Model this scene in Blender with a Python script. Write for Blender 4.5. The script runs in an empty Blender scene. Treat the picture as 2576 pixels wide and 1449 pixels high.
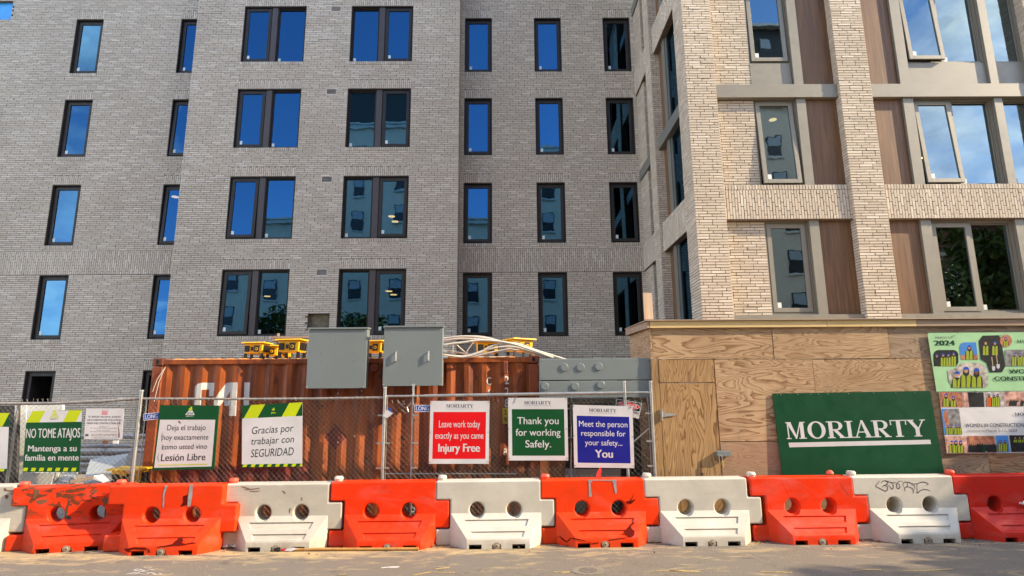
import bpy, bmesh, math, random
from mathutils import Vector, Matrix

R = math.radians
S = bpy.context.scene
COL = S.collection
random.seed(11)

# ------------------------------------------------------------------ camera
CAM_F, CAM_PITCH, CAM_YAW, CAM_ROLL, CAM_H = 1460.33, 0.1859, 0.0070, -0.0074, 1.95
cp, sp = math.cos(CAM_PITCH), math.sin(CAM_PITCH)
FW = Vector((math.sin(CAM_YAW)*cp, math.cos(CAM_YAW)*cp, sp))
_r = Vector((math.cos(CAM_YAW), -math.sin(CAM_YAW), 0)); _u = _r.cross(FW)
RT = _r*math.cos(CAM_ROLL) + _u*math.sin(CAM_ROLL)
UP = -_r*math.sin(CAM_ROLL) + _u*math.cos(CAM_ROLL)
cam = bpy.data.cameras.new('camera'); camo = bpy.data.objects.new('camera', cam); COL.objects.link(camo)
m = Matrix((RT, UP, -FW)).transposed().to_4x4(); m.translation = Vector((0, 0, CAM_H))
camo.matrix_world = m
cam.sensor_width = 36; cam.lens = 36*CAM_F/2576; cam.clip_start = .05; cam.clip_end = 2000
S.camera = camo

# ------------------------------------------------------------------ world, sun, exposure
SUN = Vector((0.82, -0.20, 0.50)).normalized()
W = bpy.data.worlds.new('World'); S.world = W; W.use_nodes = True
nt = W.node_tree; nt.nodes.clear()
def wn(t, **k):
    n = nt.nodes.new(t)
    for a, v in k.items(): setattr(n, a, v)
    return n
sky = wn('ShaderNodeTexSky', sky_type='NISHITA'); sky.sun_disc = False
sky.sun_elevation = math.asin(SUN.z); sky.sun_rotation = math.atan2(SUN.x, SUN.y)
sky.altitude = 50; sky.air_density = 0.8; sky.dust_density = 0.25; sky.ozone_density = 3.0
hs = wn('ShaderNodeHueSaturation'); hs.inputs['Saturation'].default_value = 1.12; hs.inputs['Value'].default_value = 1.0
nt.links.new(sky.outputs[0], hs.inputs['Color'])
tc = wn('ShaderNodeTexCoord')
mp = wn('ShaderNodeMapping'); mp.inputs['Scale'].default_value = (3.2, 3.2, 6.5)
nt.links.new(tc.outputs['Generated'], mp.inputs[0])
no = wn('ShaderNodeTexNoise'); no.inputs['Scale'].default_value = 1.0; no.inputs['Detail'].default_value = 7; no.inputs['Roughness'].default_value = .58; no.inputs['Distortion'].default_value = .5
nt.links.new(mp.outputs[0], no.inputs['Vector'])
sx = wn('ShaderNodeSeparateXYZ'); nt.links.new(tc.outputs['Generated'], sx.inputs[0])
ab = wn('ShaderNodeMath', operation='ABSOLUTE'); nt.links.new(sx.outputs['X'], ab.inputs[0])
side = wn('ShaderNodeMapRange'); side.inputs[1].default_value = .38; side.inputs[2].default_value = .56; side.inputs[3].default_value = -.34; side.inputs[4].default_value = .17
nt.links.new(ab.outputs[0], side.inputs[0])
back = wn('ShaderNodeMapRange'); back.inputs[1].default_value = -.45; back.inputs[2].default_value = .1; back.inputs[3].default_value = -.34; back.inputs[4].default_value = .12
nt.links.new(sx.outputs['Y'], back.inputs[0])
mm = wn('ShaderNodeMath', operation='MAXIMUM'); nt.links.new(side.outputs[0], mm.inputs[0]); nt.links.new(back.outputs[0], mm.inputs[1])
ad = wn('ShaderNodeMath', operation='ADD'); nt.links.new(no.outputs[0], ad.inputs[0]); nt.links.new(mm.outputs[0], ad.inputs[1])
cr = wn('ShaderNodeMapRange'); cr.inputs[1].default_value = .48; cr.inputs[2].default_value = .74; cr.inputs[3].default_value = 0; cr.inputs[4].default_value = .95
nt.links.new(ad.outputs[0], cr.inputs[0])
mx = wn('ShaderNodeMix', data_type='RGBA'); nt.links.new(cr.outputs[0], mx.inputs[0]); nt.links.new(hs.outputs[0], mx.inputs[6]); 
no2 = wn('ShaderNodeTexNoise'); no2.inputs['Scale'].default_value = 1.9; no2.inputs['Detail'].default_value = 5; nt.links.new(mp.outputs[0], no2.inputs['Vector'])
sh_ = wn('ShaderNodeMapRange'); sh_.inputs[1].default_value = .38; sh_.inputs[2].default_value = .62; nt.links.new(no2.outputs[0], sh_.inputs[0])
cm = wn('ShaderNodeMix', data_type='RGBA'); nt.links.new(sh_.outputs[0], cm.inputs[0]); cm.inputs[6].default_value = (3.0, 3.3, 3.8, 1); cm.inputs[7].default_value = (9.5, 9.3, 9.0, 1)
nt.links.new(cm.outputs[2], mx.inputs[7])
bg = wn('ShaderNodeBackground'); bg.inputs[1].default_value = 0.15
nt.links.new(mx.outputs[2], bg.inputs[0])
wo = wn('ShaderNodeOutputWorld'); nt.links.new(bg.outputs[0], wo.inputs[0])

sl = bpy.data.lights.new('sun', 'SUN'); sl.energy = 2.7; sl.angle = R(.53); sl.color = (1, .80, .54)
so = bpy.data.objects.new('sun', sl); COL.objects.link(so)
so.rotation_euler = SUN.to_track_quat('Z', 'Y').to_euler(); so.location = (20, -10, 20)

S.view_settings.view_transform = 'Standard'; S.view_settings.look = 'None'
S.view_settings.gamma = 1; S.view_settings.use_curve_mapping = False
S.view_settings.exposure = 1.75
S.cycles.max_bounces = 6; S.cycles.diffuse_bounces = 3; S.cycles.glossy_bounces = 3
S.cycles.transparent_max_bounces = 8; S.cycles.transmission_bounces = 3
S.cycles.caustics_reflective = False; S.cycles.caustics_refractive = False
S.cycles.sample_clamp_indirect = 6

def at(px, py, Y):
    """point of the vertical plane y = Y seen at this spot of the survey photograph (2576 wide)"""
    d = FW + RT*((px-1288)/CAM_F) - UP*((py-724.5)/CAM_F)
    t = Y/d.y
    return Vector((d.x*t, Y, d.z*t + CAM_H))
def on_ground(px, py, z=0):
    d = FW + RT*((px-1288)/CAM_F) - UP*((py-724.5)/CAM_F)
    t = (z-CAM_H)/d.z
    return Vector((d.x*t, d.y*t, z))

# ------------------------------------------------------------------ materials
MATS = {}
def newmat(name):
    mt = bpy.data.materials.new(name); mt.use_nodes = True
    t = mt.node_tree; b = t.nodes['Principled BSDF']
    MATS[name] = mt
    return mt, t, b
def N(t, ty, **k):
    n = t.nodes.new(ty)
    ins = k.pop('ins', {})
    for a, v in k.items(): setattr(n, a, v)
    for a, v in ins.items(): n.inputs[a].default_value = v
    return n
def L(t, a, b): t.links.new(a, b)
def coords(t, scale=(1, 1, 1), rnd=True):
    c = N(t, 'ShaderNodeTexCoord')
    out = c.outputs['Object']
    if rnd:
        oi = N(t, 'ShaderNodeObjectInfo')
        ml = N(t, 'ShaderNodeMath', operation='MULTIPLY', ins={1: 37.0}); L(t, oi.outputs['Random'], ml.inputs[0])
        va = N(t, 'ShaderNodeVectorMath', operation='ADD'); L(t, out, va.inputs[0]); L(t, ml.outputs[0], va.inputs[1])
        out = va.outputs[0]
    mp = N(t, 'ShaderNodeMapping', ins={'Scale': scale}); L(t, out, mp.inputs[0])
    return mp.outputs[0]
def noise(t, vec, scale, detail=4, rough=.55, dist=0):
    n = N(t, 'ShaderNodeTexNoise', ins={'Scale': scale, 'Detail': detail, 'Roughness': rough, 'Distortion': dist})
    L(t, vec, n.inputs['Vector']); return n.outputs[0]
def rng(t, x, a, b, c=0, d=1):
    n = N(t, 'ShaderNodeMapRange', ins={1: a, 2: b, 3: c, 4: d}); L(t, x, n.inputs[0]); return n.outputs[0]
def mixc(t, f, a, b):
    n = N(t, 'ShaderNodeMix', data_type='RGBA')
    if hasattr(f, 'links'): L(t, f, n.inputs[0])
    else: n.inputs[0].default_value = f
    for i, x in ((6, a), (7, b)):
        if hasattr(x, 'links'): L(t, x, n.inputs[i])
        else: n.inputs[i].default_value = (*x, 1)
    return n.outputs[2]
def mth(t, op, a, b=None):
    n = N(t, 'ShaderNodeMath', operation=op)
    for i, x in ((0, a), (1, b)):
        if x is None: continue
        if hasattr(x, 'links'): L(t, x, n.inputs[i])
        else: n.inputs[i].default_value = x
    return n.outputs[0]
def bump(t, b, h, strength=.3, dist=.01):
    n = N(t, 'ShaderNodeBump', ins={'Strength': strength, 'Distance': dist}); L(t, h, n.inputs['Height']); L(t, n.outputs[0], b.inputs['Normal'])
def mul(c, k): return tuple(min(1, x*k) for x in c)

def paint(name, c, rough=.5, metal=0, var=.12, scale=3, bmp=.0, bscale=60, spec=.5, dirt=0, dirtc=(.10, .07, .05), dscale=2.5):
    mt, t, b = newmat(name)
    v = coords(t)
    n = noise(t, v, scale, 5)
    col = mixc(t, rng(t, n, .3, .7), mul(c, 1-var), mul(c, 1+var))
    if dirt:
        d = noise(t, v, dscale, 8, .68, .4)
        col = mixc(t, rng(t, d, .62-dirt*.2, .78-dirt*.2, 0, .85), col, dirtc)
    L(t, col, b.inputs['Base Color'])
    b.inputs['Metallic'].default_value = metal
    r = rng(t, noise(t, v, scale*4, 4), .3, .7, max(.02, rough-.08), min(1, rough+.1)); L(t, r, b.inputs['Roughness'])
    b.inputs['Specular IOR Level'].default_value = spec
    if bmp: bump(t, b, noise(t, v, bscale, 4), bmp, .004)
    return mt

def brick_mat(name, tint, pale, dark):
    mt, t, b = newmat(name)
    at_ = N(t, 'ShaderNodeAttribute', attribute_name='bc', attribute_type='GEOMETRY')
    sep = N(t, 'ShaderNodeSeparateColor'); L(t, at_.outputs['Color'], sep.inputs[0])
    g = N(t, 'ShaderNodeNewGeometry'); v = g.outputs['Position']
    base = mixc(t, sep.outputs[0], dark, tint)
    base = mixc(t, rng(t, sep.outputs[1], .3, 1, 0, .75), base, pale)
    # rubbed lime smears on each face
    mp = N(t, 'ShaderNodeMapping', ins={'Scale': (9, 9, 26)}); L(t, v, mp.inputs[0])
    sm = noise(t, mp.outputs[0], 1.0, 5, .6, 1.6)
    sm2 = mth(t, 'MULTIPLY', rng(t, sm, .56, .68), rng(t, sep.outputs[2], .35, 1, .1, 1))
    base = mixc(t, mth(t, 'MULTIPLY', sm2, .6), base, mul(pale, 1.25))
    fine = noise(t, v, 70, 4, .7)
    base = mixc(t, rng(t, fine, .35, .65, 0, .28), base, mul(dark, .8))
    # broad patches: darker and creamier loads of brick, water marks
    big = noise(t, v, .55, 3)
    base = mixc(t, rng(t, big, .4, .66, 0, .35), base, mul(dark, 1.05))
    L(t, base, b.inputs['Base Color']); b.inputs['Roughness'].default_value = .85; b.inputs['Specular IOR Level'].default_value = .25
    hh = mth(t, 'ADD', mth(t, 'MULTIPLY', sm, .7), mth(t, 'MULTIPLY', fine, .35))
    bump(t, b, hh, .75, .006)
    return mt
brick_mat('grey_brick', (.73, .635, .50), (.88, .80, .67), (.48, .41, .32))
paint('mortar', (.20, .158, .12), .95, var=.2, scale=8, bmp=.4)
paint('plain_wall', (.27, .23, .20), .9, var=.15)
paint('bronze_frame', (.036, .031, .026), .45, 0, var=.08, spec=.3)
paint('mullion_panel', (.090, .078, .076), .45, .1, var=.06, spec=.3)
paint('champagne_metal', (.27, .255, .21), .45, .2, var=.04, scale=2)
paint('grey_green_metal', (.22, .225, .195), .45, .3, var=.06)
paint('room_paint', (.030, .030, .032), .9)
paint('sticker_paper', (.75, .82, .78), .6)
paint('sheathing', (.16, .14, .09), .9, var=.35, scale=9)
paint('blue_membrane', (.04, .42, 1.0), .4, var=.15)
paint('vent_metal', (.66, .60, .52), .5, var=.1)

def glass_mat(name, refl_tint, body, k=.62):
    mt, t, b = newmat(name)
    t.nodes.remove(b)
    out = t.nodes['Material Output']
    gl = N(t, 'ShaderNodeBsdfGlossy', ins={'Roughness': .012}); gl.inputs['Color'].default_value = (*refl_tint, 1)
    tr = N(t, 'ShaderNodeBsdfTransparent'); tr.inputs['Color'].default_value = (*body, 1)
    v = coords(t, (1, 1, 1))
    h = noise(t, v, 1.7, 2, .4)
    bp = N(t, 'ShaderNodeBump', ins={'Strength': .03, 'Distance': .05}); L(t, h, bp.inputs['Height']); L(t, bp.outputs[0], gl.inputs['Normal'])
    mxs = N(t, 'ShaderNodeMixShader', ins={0: k}); L(t, tr.outputs[0], mxs.inputs[1]); L(t, gl.outputs[0], mxs.inputs[2])
    L(t, mxs.outputs[0], out.inputs[0])
glass_mat('tinted_glass', (.080, .205, .34), (.22, .28, .29), .66)
glass_mat('clear_glass', (.25, .33, .37), (.22, .28, .29), .66)
def emit_mat(name, c, s):
    mt, t, b = newmat(name)
    b.inputs['Base Color'].default_value = (*c, 1); b.inputs['Emission Color'].default_value = (*c, 1); b.inputs['Emission Strength'].default_value = s
emit_mat('lamp_glow', (1, .62, .26), 2.6)

def wood_panel(name, a, c, vert=True, fine=120):
    mt, t, b = newmat(name)
    v = coords(t, (fine, fine, 1.6) if vert else (1.6, fine, fine))
    n = noise(t, v, 1.0, 6, .65)
    v2 = coords(t, (14, 14, .7) if vert else (.7, 14, 14))
    n2 = noise(t, v2, 1.0, 4)
    col = mixc(t, rng(t, mth(t, 'ADD', mth(t, 'MULTIPLY', n, .55), mth(t, 'MULTIPLY', n2, .45)), .36, .64), a, c)
    L(t, col, b.inputs['Base Color']); b.inputs['Roughness'].default_value = .5
    bump(t, b, n, .1, .002)
wood_panel('walnut_cladding', (.095, .046, .020), (.245, .130, .060))

def plywood(name, pale, dark, horiz=True, knots=True):
    mt, t, b = newmat(name)
    sc = (.42, 1, 2.3) if horiz else (2.6, 1, .42)
    v = coords(t, sc)
    # warped growth rings cut by the peeler blade
    n1 = noise(t, v, 1.35, 2.5, .48, .9)
    n2 = noise(t, v, 3.6, 3, .5, .3)
    h = mth(t, 'ADD', n1, mth(t, 'MULTIPLY', n2, .10))
    vo = N(t, 'ShaderNodeTexVoronoi', ins={'Scale': 1.35, 'Randomness': 1.0}); L(t, v, vo.inputs['Vector'])
    kd = vo.outputs['Distance']
    h = mth(t, 'ADD', h, mth(t, 'MULTIPLY', rng(t, kd, 0, .22, 1, 0), .13))
    ring = mth(t, 'FRACT', mth(t, 'MULTIPLY', h, 17.0))
    edge = mth(t, 'POWER', ring, 2.6)
    drop = rng(t, ring, .93, 1.0, 0, 1)
    f = mth(t, 'SUBTRACT', edge, drop)
    fibre = noise(t, coords(t, (3, 1, 90) if horiz else (90, 1, 3)), 1, 4, .7)
    f = mth(t, 'MULTIPLY', mth(t, 'ADD', mth(t, 'MULTIPLY', f, 1.1), mth(t, 'MULTIPLY', rng(t, fibre, .35, .7), .25)), rng(t, noise(t, v, .9, 2), .3, .55, .6, 1.1))
    col = mixc(t, f, pale, dark)
    stain = noise(t, coords(t), 1.3, 5)
    col = mixc(t, rng(t, stain, .45, .72, 0, .5), col, tuple(x*.9+.03 for x in dark))
    drip = noise(t, coords(t, (5, 1, .5)), 1.2, 6, .65); col = mixc(t, rng(t, drip, .56, .72, 0, .35), col, (.20, .15, .11))
    oi = N(t, 'ShaderNodeObjectInfo'); col = mixc(t, mth(t, 'MULTIPLY', oi.outputs['Random'], .28), col, mul(pale, .72))
    kn = rng(t, kd, .015, .03, 1, 0)
    col = mixc(t, mth(t, 'MULTIPLY', kn, .9), col, (.05, .025, .015))
    L(t, col, b.inputs['Base Color']); b.inputs['Roughness'].default_value = .8; b.inputs['Specular IOR Level'].default_value = .2
    bump(t, b, mth(t, 'ADD', f, fibre), .18, .003)
plywood('plywood', (.58, .41, .245), (.22, .105, .045))
plywood('plywood_weathered', (.42, .32, .22), (.21, .13, .08))
plywood('plywood_door', (.49, .315, .15), (.18, .085, .032), horiz=False)
plywood('plywood_grey', (.46, .31, .20), (.30, .18, .11))
wood_panel('fresh_lumber', (.62, .43, .17), (.78, .60, .30), vert=False, fine=40)
wood_panel('weathered_lumber', (.28, .19, .13), (.46, .34, .24), vert=False, fine=40)
wood_panel('post_lumber', (.60, .42, .28), (.74, .56, .40), fine=40)
paint('tool_handle', (.42, .22, .06), .5, var=.2, scale=12)

def barrier_mat(name, c, grime, wear, grimec=(.09, .055, .03)):
    mt, t, b = newmat(name)
    v = coords(t)
    n = noise(t, v, 2.2, 4)
    col = mixc(t, rng(t, n, .35, .65), mul(c, .90), mul(c, 1.06))
    chalk = noise(t, coords(t, (1.2, 1.2, 2.4)), 1.4, 6, .6, .7)
    col = mixc(t, rng(t, chalk, .52, .74, 0, .22), col, tuple(x*.6+.25 for x in c))
    c2 = N(t, 'ShaderNodeTexCoord'); sz = N(t, 'ShaderNodeSeparateXYZ'); L(t, c2.outputs['Object'], sz.inputs[0])
    low = rng(t, sz.outputs[2], 0, .30, 1, 0)
    d = noise(t, v, 5.5, 9, .72, .5)
    f = mth(t, 'MULTIPLY', rng(t, d, .40, .66), mth(t, 'ADD', mth(t, 'MULTIPLY', low, .55), .18))
    col = mixc(t, mth(t, 'MULTIPLY', f, grime), col, mul(grimec, 1.8))
    if wear:
        vs = coords(t, (2.2, 2, 5.0))
        w = noise(t, vs, 1.6, 9, .64, 1.4)
        top = rng(t, sz.outputs[2], .30, .60)
        col = mixc(t, mth(t, 'MULTIPLY', rng(t, w, .60-.06*wear, .64-.06*wear), mth(t, 'ADD', mth(t, 'MULTIPLY', top, .8), .12)), col, grimec)
    sc = noise(t, coords(t, (3, 3, 45)), 1.0, 6, .6, .8)
    col = mixc(t, rng(t, sc, .62, .72, 0, .45), col, mul(grimec, 1.6))
    fleck = noise(t, v, 38, 4, .8)
    col = mixc(t, mth(t, 'MULTIPLY', rng(t, fleck, .66, .72, 0, .7), rng(t, d, .40, .55)), col, mul(grimec, 1.2))
    L(t, col, b.inputs['Base Color'])
    L(t, rng(t, d, .3, .7, .36, .6), b.inputs['Roughness'])
    b.inputs['Specular IOR Level'].default_value = .22
    bump(t, b, noise(t, v, 7, 3), .12, .02)
OR = (.84, .034, .001)
barrier_mat('orange_plastic', OR, .6, 0)
barrier_mat('orange_plastic_dirty', (.74, .034, .003), .8, 1.3, (.09, .040, .018))
barrier_mat('orange_plastic_scuffed', (.84, .044, .002), .6, 0, (.12, .05, .02))
barrier_mat('orange_plastic_shaded', (.58, .014, .005), .3, 0)  # orange plastic with shade put into its colour, for the last barrier
barrier_mat('white_plastic', (.56, .54, .48), .6, 0, (.22, .17, .12))
barrier_mat('white_plastic_dirty', (.54, .51, .44), .8, 0, (.16, .12, .09))
paint('pin_red', (.85, .10, .05), .5, dirt=.3)
paint('pin_white', (.60, .57, .49), .5, dirt=.15)
paint('plug_grey', (.30, .24, .18), .6)
paint('crack_dark', (.11, .006, .003), .9, spec=.1)
paint('diamond_red', (.13, .009, .006), .6)
paint('tape_silver', (.42, .41, .42), .35, .4, var=.25, scale=18)
paint('marker_ink', (.05, .015, .05), .6)
paint('scratch_brown', (.16, .07, .035), .7)
paint('black_mark', (.05, .035, .02), .7)

paint('galvanised', (.46, .46, .44), .38, .75, var=.18, scale=9)
paint('galvanised_wire', (.20, .19, .175), .5, .4, var=.1)
paint('old_pipe', (.33, .30, .27), .5, .5, var=.25, scale=8)

def container_mat():
    mt, t, b = newmat('container_orange')
    v = coords(t, (1, 1, 1), False)
    vs = coords(t, (6.5, 6.5, .9), False)
    streak = noise(t, vs, 1.0, 6, .62, .3)
    col = mixc(t, rng(t, streak, .36, .64), (.36, .080, .007), (.12, .020, .003))
    ox = noise(t, coords(t, (3.4, 3.4, 1.5), False), 1.1, 9, .70, .9)
    col = mixc(t, rng(t, ox, .585, .64, 0, .92), col, (.075, .020, .010))
    fade = noise(t, coords(t, (7, 7, 1.1), False), 1.7, 5)
    col = mixc(t, rng(t, fade, .55, .72, 0, .35), col, (.40, .12, .022))
    L(t, col, b.inputs['Base Color']); L(t, rng(t, ox, .4, .7, .45, .8), b.inputs['Roughness'])
    bump(t, b, ox, .2, .004)
container_mat()
paint('container_maroon', (.16, .018, .010), .6, var=.25, dirt=.25)
paint('container_post', (.27, .060, .016), .65, var=.3, scale=6, dirt=.55, dirtc=(.06, .02, .012), dscale=5)
paint('roof_orange', (.66, .30, .07), .55, var=.2, dirt=.2)
paint('white_lettering', (.62, .60, .56), .6, dirt=.12)
paint('chalk_white', (.50, .40, .34), .8)
paint('cabinet_grey', (.205, .240, .246), .42, .15, var=.035, scale=2)
paint('panel_grey_light', (.38, .41, .40), .45, .15, var=.05)
paint('bright_zinc', (.62, .62, .60), .3, .7, var=.1)
paint('dark_gap', (.012, .012, .013), .9)
paint('power_yellow', (.85, .50, .010), .4, var=.05, dirt=.1)
paint('socket_black', (.014, .014, .014), .45)
paint('cable_cream', (.62, .58, .50), .5, var=.15, scale=20)
paint('brown_board', (.33, .12, .035), .75, var=.25, scale=9)
paint('foam_white', (.80, .80, .74), .7)
paint('sheet_blue_grey', (.42, .47, .49), .4, .2, var=.06)
paint('pipe_grey', (.40, .41, .42), .35, .3, var=.15)
paint('cardboard', (.46, .36, .24), .85, var=.2)
paint('dark_board', (.035, .035, .036), .7, var=.2)
paint('padlock_brass', (.70, .52, .16), .35, .8)
paint('hi_vis_pink', (1.0, .06, .05), .5)

# print colours
def flat(name, c, rough=.5): paint(name, c, rough, var=.09, scale=2.2, spec=.2)
flat('sign_white', (.60, .60, .62)); flat('sign_green', (.004, .070, .020)); flat('sign_lime', (.50, .60, .010))
flat('sign_red', (.66, .006, .010)); flat('sign_blue', (.010, .014, .25)); flat('sign_deep_green', (.001, .058, .022))
flat('ink_black', (.015, .015, .018)); flat('ink_navy', (.010, .020, .060)); flat('ink_green', (.004, .050, .026)); flat('ink_grey', (.16, .16, .16))
flat('flag_red', (.58, .02, .06)); flat('danger_red', (.68, .012, .030)); flat('plate_blue', (.012, .075, .38)); flat('plate_yellow', (.55, .40, .015))
flat('banner_green', (.38, .66, .37)); flat('banner_white', (.70, .70, .72)); flat('photo_sky', (.06, .25, .66)); paint('photo_dark', (.018, .020, .022), .5, var=.55, scale=16, spec=.2)
paint('photo_wall', (.46, .42, .38), .5, var=.55, scale=16, spec=.2); paint('photo_warm', (.42, .17, .10), .5, var=.55, scale=16, spec=.2); paint('photo_pink', (.60, .34, .28), .5, var=.55, scale=16, spec=.2); flat('vest_yellow', (.32, .40, .03)); flat('vest_orange', (.75, .14, .02))
flat('helmet_blue', (.01, .09, .50)); flat('skin_tone', (.50, .27, .17)); flat('skin_deep', (.16, .07, .04)); flat('hair_dark', (.02, .012, .010)); paint('photo_grey', (.24, .24, .25), .5, var=.55, scale=16, spec=.2); flat('shovel_steel', (.55, .58, .62))

def road_mat():
    mt, t, b = newmat('asphalt')
    g = N(t, 'ShaderNodeNewGeometry'); v = g.outputs['Position']
    n = noise(t, v, 260, 3, .8); n2 = noise(t, v, 60, 4, .7); big = noise(t, v, .9, 5, .6)
    agg = mth(t, 'ADD', mth(t, 'MULTIPLY', n, .6), mth(t, 'MULTIPLY', n2, .4))
    col = mixc(t, rng(t, agg, .36, .64), (.035, .031, .027), (.31, .27, .215))
    col = mixc(t, rng(t, big, .42, .62, 0, .45), col, (.17, .15, .13))
    # sand swept up along the foot of the barriers
    s = N(t, 'ShaderNodeSeparateXYZ'); L(t, v, s.inputs[0])
    near = rng(t, s.outputs[1], 7.35, 8.25)
    left = rng(t, s.outputs[0], -2.0, 2.5, 1, .35)
    mpn = N(t, 'ShaderNodeMapping', ins={'Scale': (1.6, 4.5, 1)}); L(t, v, mpn.inputs[0])
    sand = noise(t, mpn.outputs[0], 1.3, 8, .68, .6)
    f = rng(t, mth(t, 'ADD', sand, mth(t, 'MULTIPLY', mth(t, 'MULTIPLY', near, left), .26)), .56, .76, 0, .85)
    col = mixc(t, f, col, (.50, .37, .19))
    ck = N(t, 'ShaderNodeTexVoronoi', feature='DISTANCE_TO_EDGE', ins={'Scale': .55})
    wv = N(t, 'ShaderNodeVectorMath', operation='ADD'); nz = N(t, 'ShaderNodeTexNoise', ins={'Scale': 2.2, 'Detail': 5}); L(t, v, nz.inputs['Vector']); L(t, v, wv.inputs[0])
    sc_ = N(t, 'ShaderNodeVectorMath', operation='SCALE', ins={'Scale': .9}); L(t, nz.outputs['Color'], sc_.inputs[0]); L(t, sc_.outputs[0], wv.inputs[1]); L(t, wv.outputs[0], ck.inputs['Vector'])
    col = mixc(t, rng(t, ck.outputs['Distance'], .001, .006, .30, 0), col, (.03, .026, .022))
    oil = noise(t, v, 1.9, 6, .7); col = mixc(t, rng(t, oil, .60, .70, 0, .55), col, (.055, .050, .046))
    L(t, col, b.inputs['Base Color']); b.inputs['Roughness'].default_value = .9; b.inputs['Specular IOR Level'].default_value = .25
    bump(t, b, mth(t, 'ADD', agg, mth(t, 'MULTIPLY', big, .5)), .7, .006)
road_mat()
paint('gravel_ground', (.24, .21, .17), .95, var=.3, scale=20, bmp=.5)
paint('road_yellow', (.44, .33, .12), .8, var=.35, scale=40)
paint('road_white', (.55, .53, .50), .8, var=.3, scale=30)
paint('dry_leaf', (.16, .075, .025), .8, var=.4, scale=30)
paint('grit', (.40, .33, .24), .9, var=.3)
paint('iron_cover', (.13, .115, .095), .8, 0, var=.3, scale=20)
paint('worn_ring', (.20, .17, .13), .95, var=.3, scale=20)

# ------------------------------------------------------------------ mesh helpers
def P(o, **k):
    for a, v in k.items():
        if v is not None: o[a] = v
    return o
def empty(name, label, cat, loc=(0, 0, 0), rz=0, group=None):
    o = bpy.data.objects.new(name, None); COL.objects.link(o); o.location = loc; o.rotation_euler = (0, 0, rz); o.empty_display_size = .1
    P(o, label=label, category=cat, group=group); return o
def origin_of(o):
    v = Vector((0, 0, 0))
    while o is not None: v += Vector(o.location); o = o.parent
    return v
class MB:
    def __init__(s): s.v = []; s.f = []; s.m = []; s.mats = []; s.mi = 0
    def mat(s, n):
        if n not in s.mats: s.mats.append(n)
        s.mi = s.mats.index(n); return s
    def face(s, pts):
        i = len(s.v); s.v += [tuple(p) for p in pts]; s.f.append(tuple(range(i, i+len(pts)))); s.m.append(s.mi); return s
    def mesh(s, vs, fs):
        i = len(s.v); s.v += [tuple(p) for p in vs]; s.f += [tuple(a+i for a in f) for f in fs]; s.m += [s.mi]*len(fs); return s
    def box(s, a, b):
        (x0, y0, z0), (x1, y1, z1) = a, b
        return s.mesh([(x0, y0, z0), (x1, y0, z0), (x1, y1, z0), (x0, y1, z0), (x0, y0, z1), (x1, y0, z1), (x1, y1, z1), (x0, y1, z1)],
                      [(0, 3, 2, 1), (4, 5, 6, 7), (0, 1, 5, 4), (1, 2, 6, 5), (2, 3, 7, 6), (3, 0, 4, 7)])
    def hexa(s, lo, hi):
        return s.mesh(list(lo)+list(hi), [(0, 3, 2, 1), (4, 5, 6, 7), (0, 1, 5, 4), (1, 2, 6, 5), (2, 3, 7, 6), (3, 0, 4, 7)])
    def prism(s, poly, vec):
        n = len(poly); vec = Vector(vec); p = [Vector(q) for q in poly]
        return s.mesh(p+[q+vec for q in p], [tuple(range(n))[::-1], tuple(range(n, 2*n))]+[(i, (i+1) % n, n+(i+1) % n, n+i) for i in range(n)])
    def cyl(s, a, b, r, n=12, r2=None, cap=True):
        a = Vector(a); b = Vector(b); d = (b-a).normalized(); e = d.orthogonal().normalized(); g = d.cross(e); r2 = r if r2 is None else r2
        vs = [a+(e*math.cos(6.28318*i/n)+g*math.sin(6.28318*i/n))*r for i in range(n)]+[b+(e*math.cos(6.28318*i/n)+g*math.sin(6.28318*i/n))*r2 for i in range(n)]
        fs = [(i, (i+1) % n, n+(i+1) % n, n+i) for i in range(n)]
        if cap: fs += [tuple(range(n))[::-1], tuple(range(n, 2*n))]
        return s.mesh(vs, fs)
    def tube(s, pts, r, n=6, cap=True):
        pts = [Vector(p) for p in pts]; vs = []; e = None
        for i, p in enumerate(pts):
            d = (pts[min(i+1, len(pts)-1)]-pts[max(i-1, 0)]).normalized()
            e = d.orthogonal().normalized() if e is None else (e-d*e.dot(d)).normalized()
            g = d.cross(e); vs += [p+(e*math.cos(6.28318*k/n)+g*math.sin(6.28318*k/n))*r for k in range(n)]
        fs = [(i*n+k, i*n+(k+1) % n, (i+1)*n+(k+1) % n, (i+1)*n+k) for i in range(len(pts)-1) for k in range(n)]
        if cap: fs += [tuple(range(n))[::-1], tuple(range(len(vs)-n, len(vs)))]
        return s.mesh(vs, fs)
    def data(s, name, org=(0, 0, 0), smooth=False):
        me = bpy.data.meshes.new(name); o = Vector(org)
        me.from_pydata([(v[0]-o.x, v[1]-o.y, v[2]-o.z) for v in s.v], [], s.f)
        for mn in s.mats: me.materials.append(MATS[mn])
        if len(s.mats) > 1: me.polygons.foreach_set('material_index', s.m)
        if smooth:
            me.polygons.foreach_set('use_smooth', [True]*len(me.polygons)); me.set_sharp_from_angle(angle=R(38))
        me.update(); return me
    def build(s, name, parent=None, smooth=False, **k):
        org = origin_of(parent) if parent is not None else (k.pop('org', None) or (0, 0, 0))
        o = bpy.data.objects.new(name, s.data(name, org, smooth)); COL.objects.link(o)
        if parent is not None: o.parent = parent
        else: o.location = org
        return P(o, **k)
def centre_base(mb):
    xs = [v[0] for v in mb.v]; ys = [v[1] for v in mb.v]; zs = [v[2] for v in mb.v]
    return ((min(xs)+max(xs))/2, (min(ys)+max(ys))/2, min(zs))
def thing(mb, name, label, cat, smooth=False, group=None):
    o = mb.build(name, None, smooth, org=centre_base(mb)); return P(o, label=label, category=cat, group=group)
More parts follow.
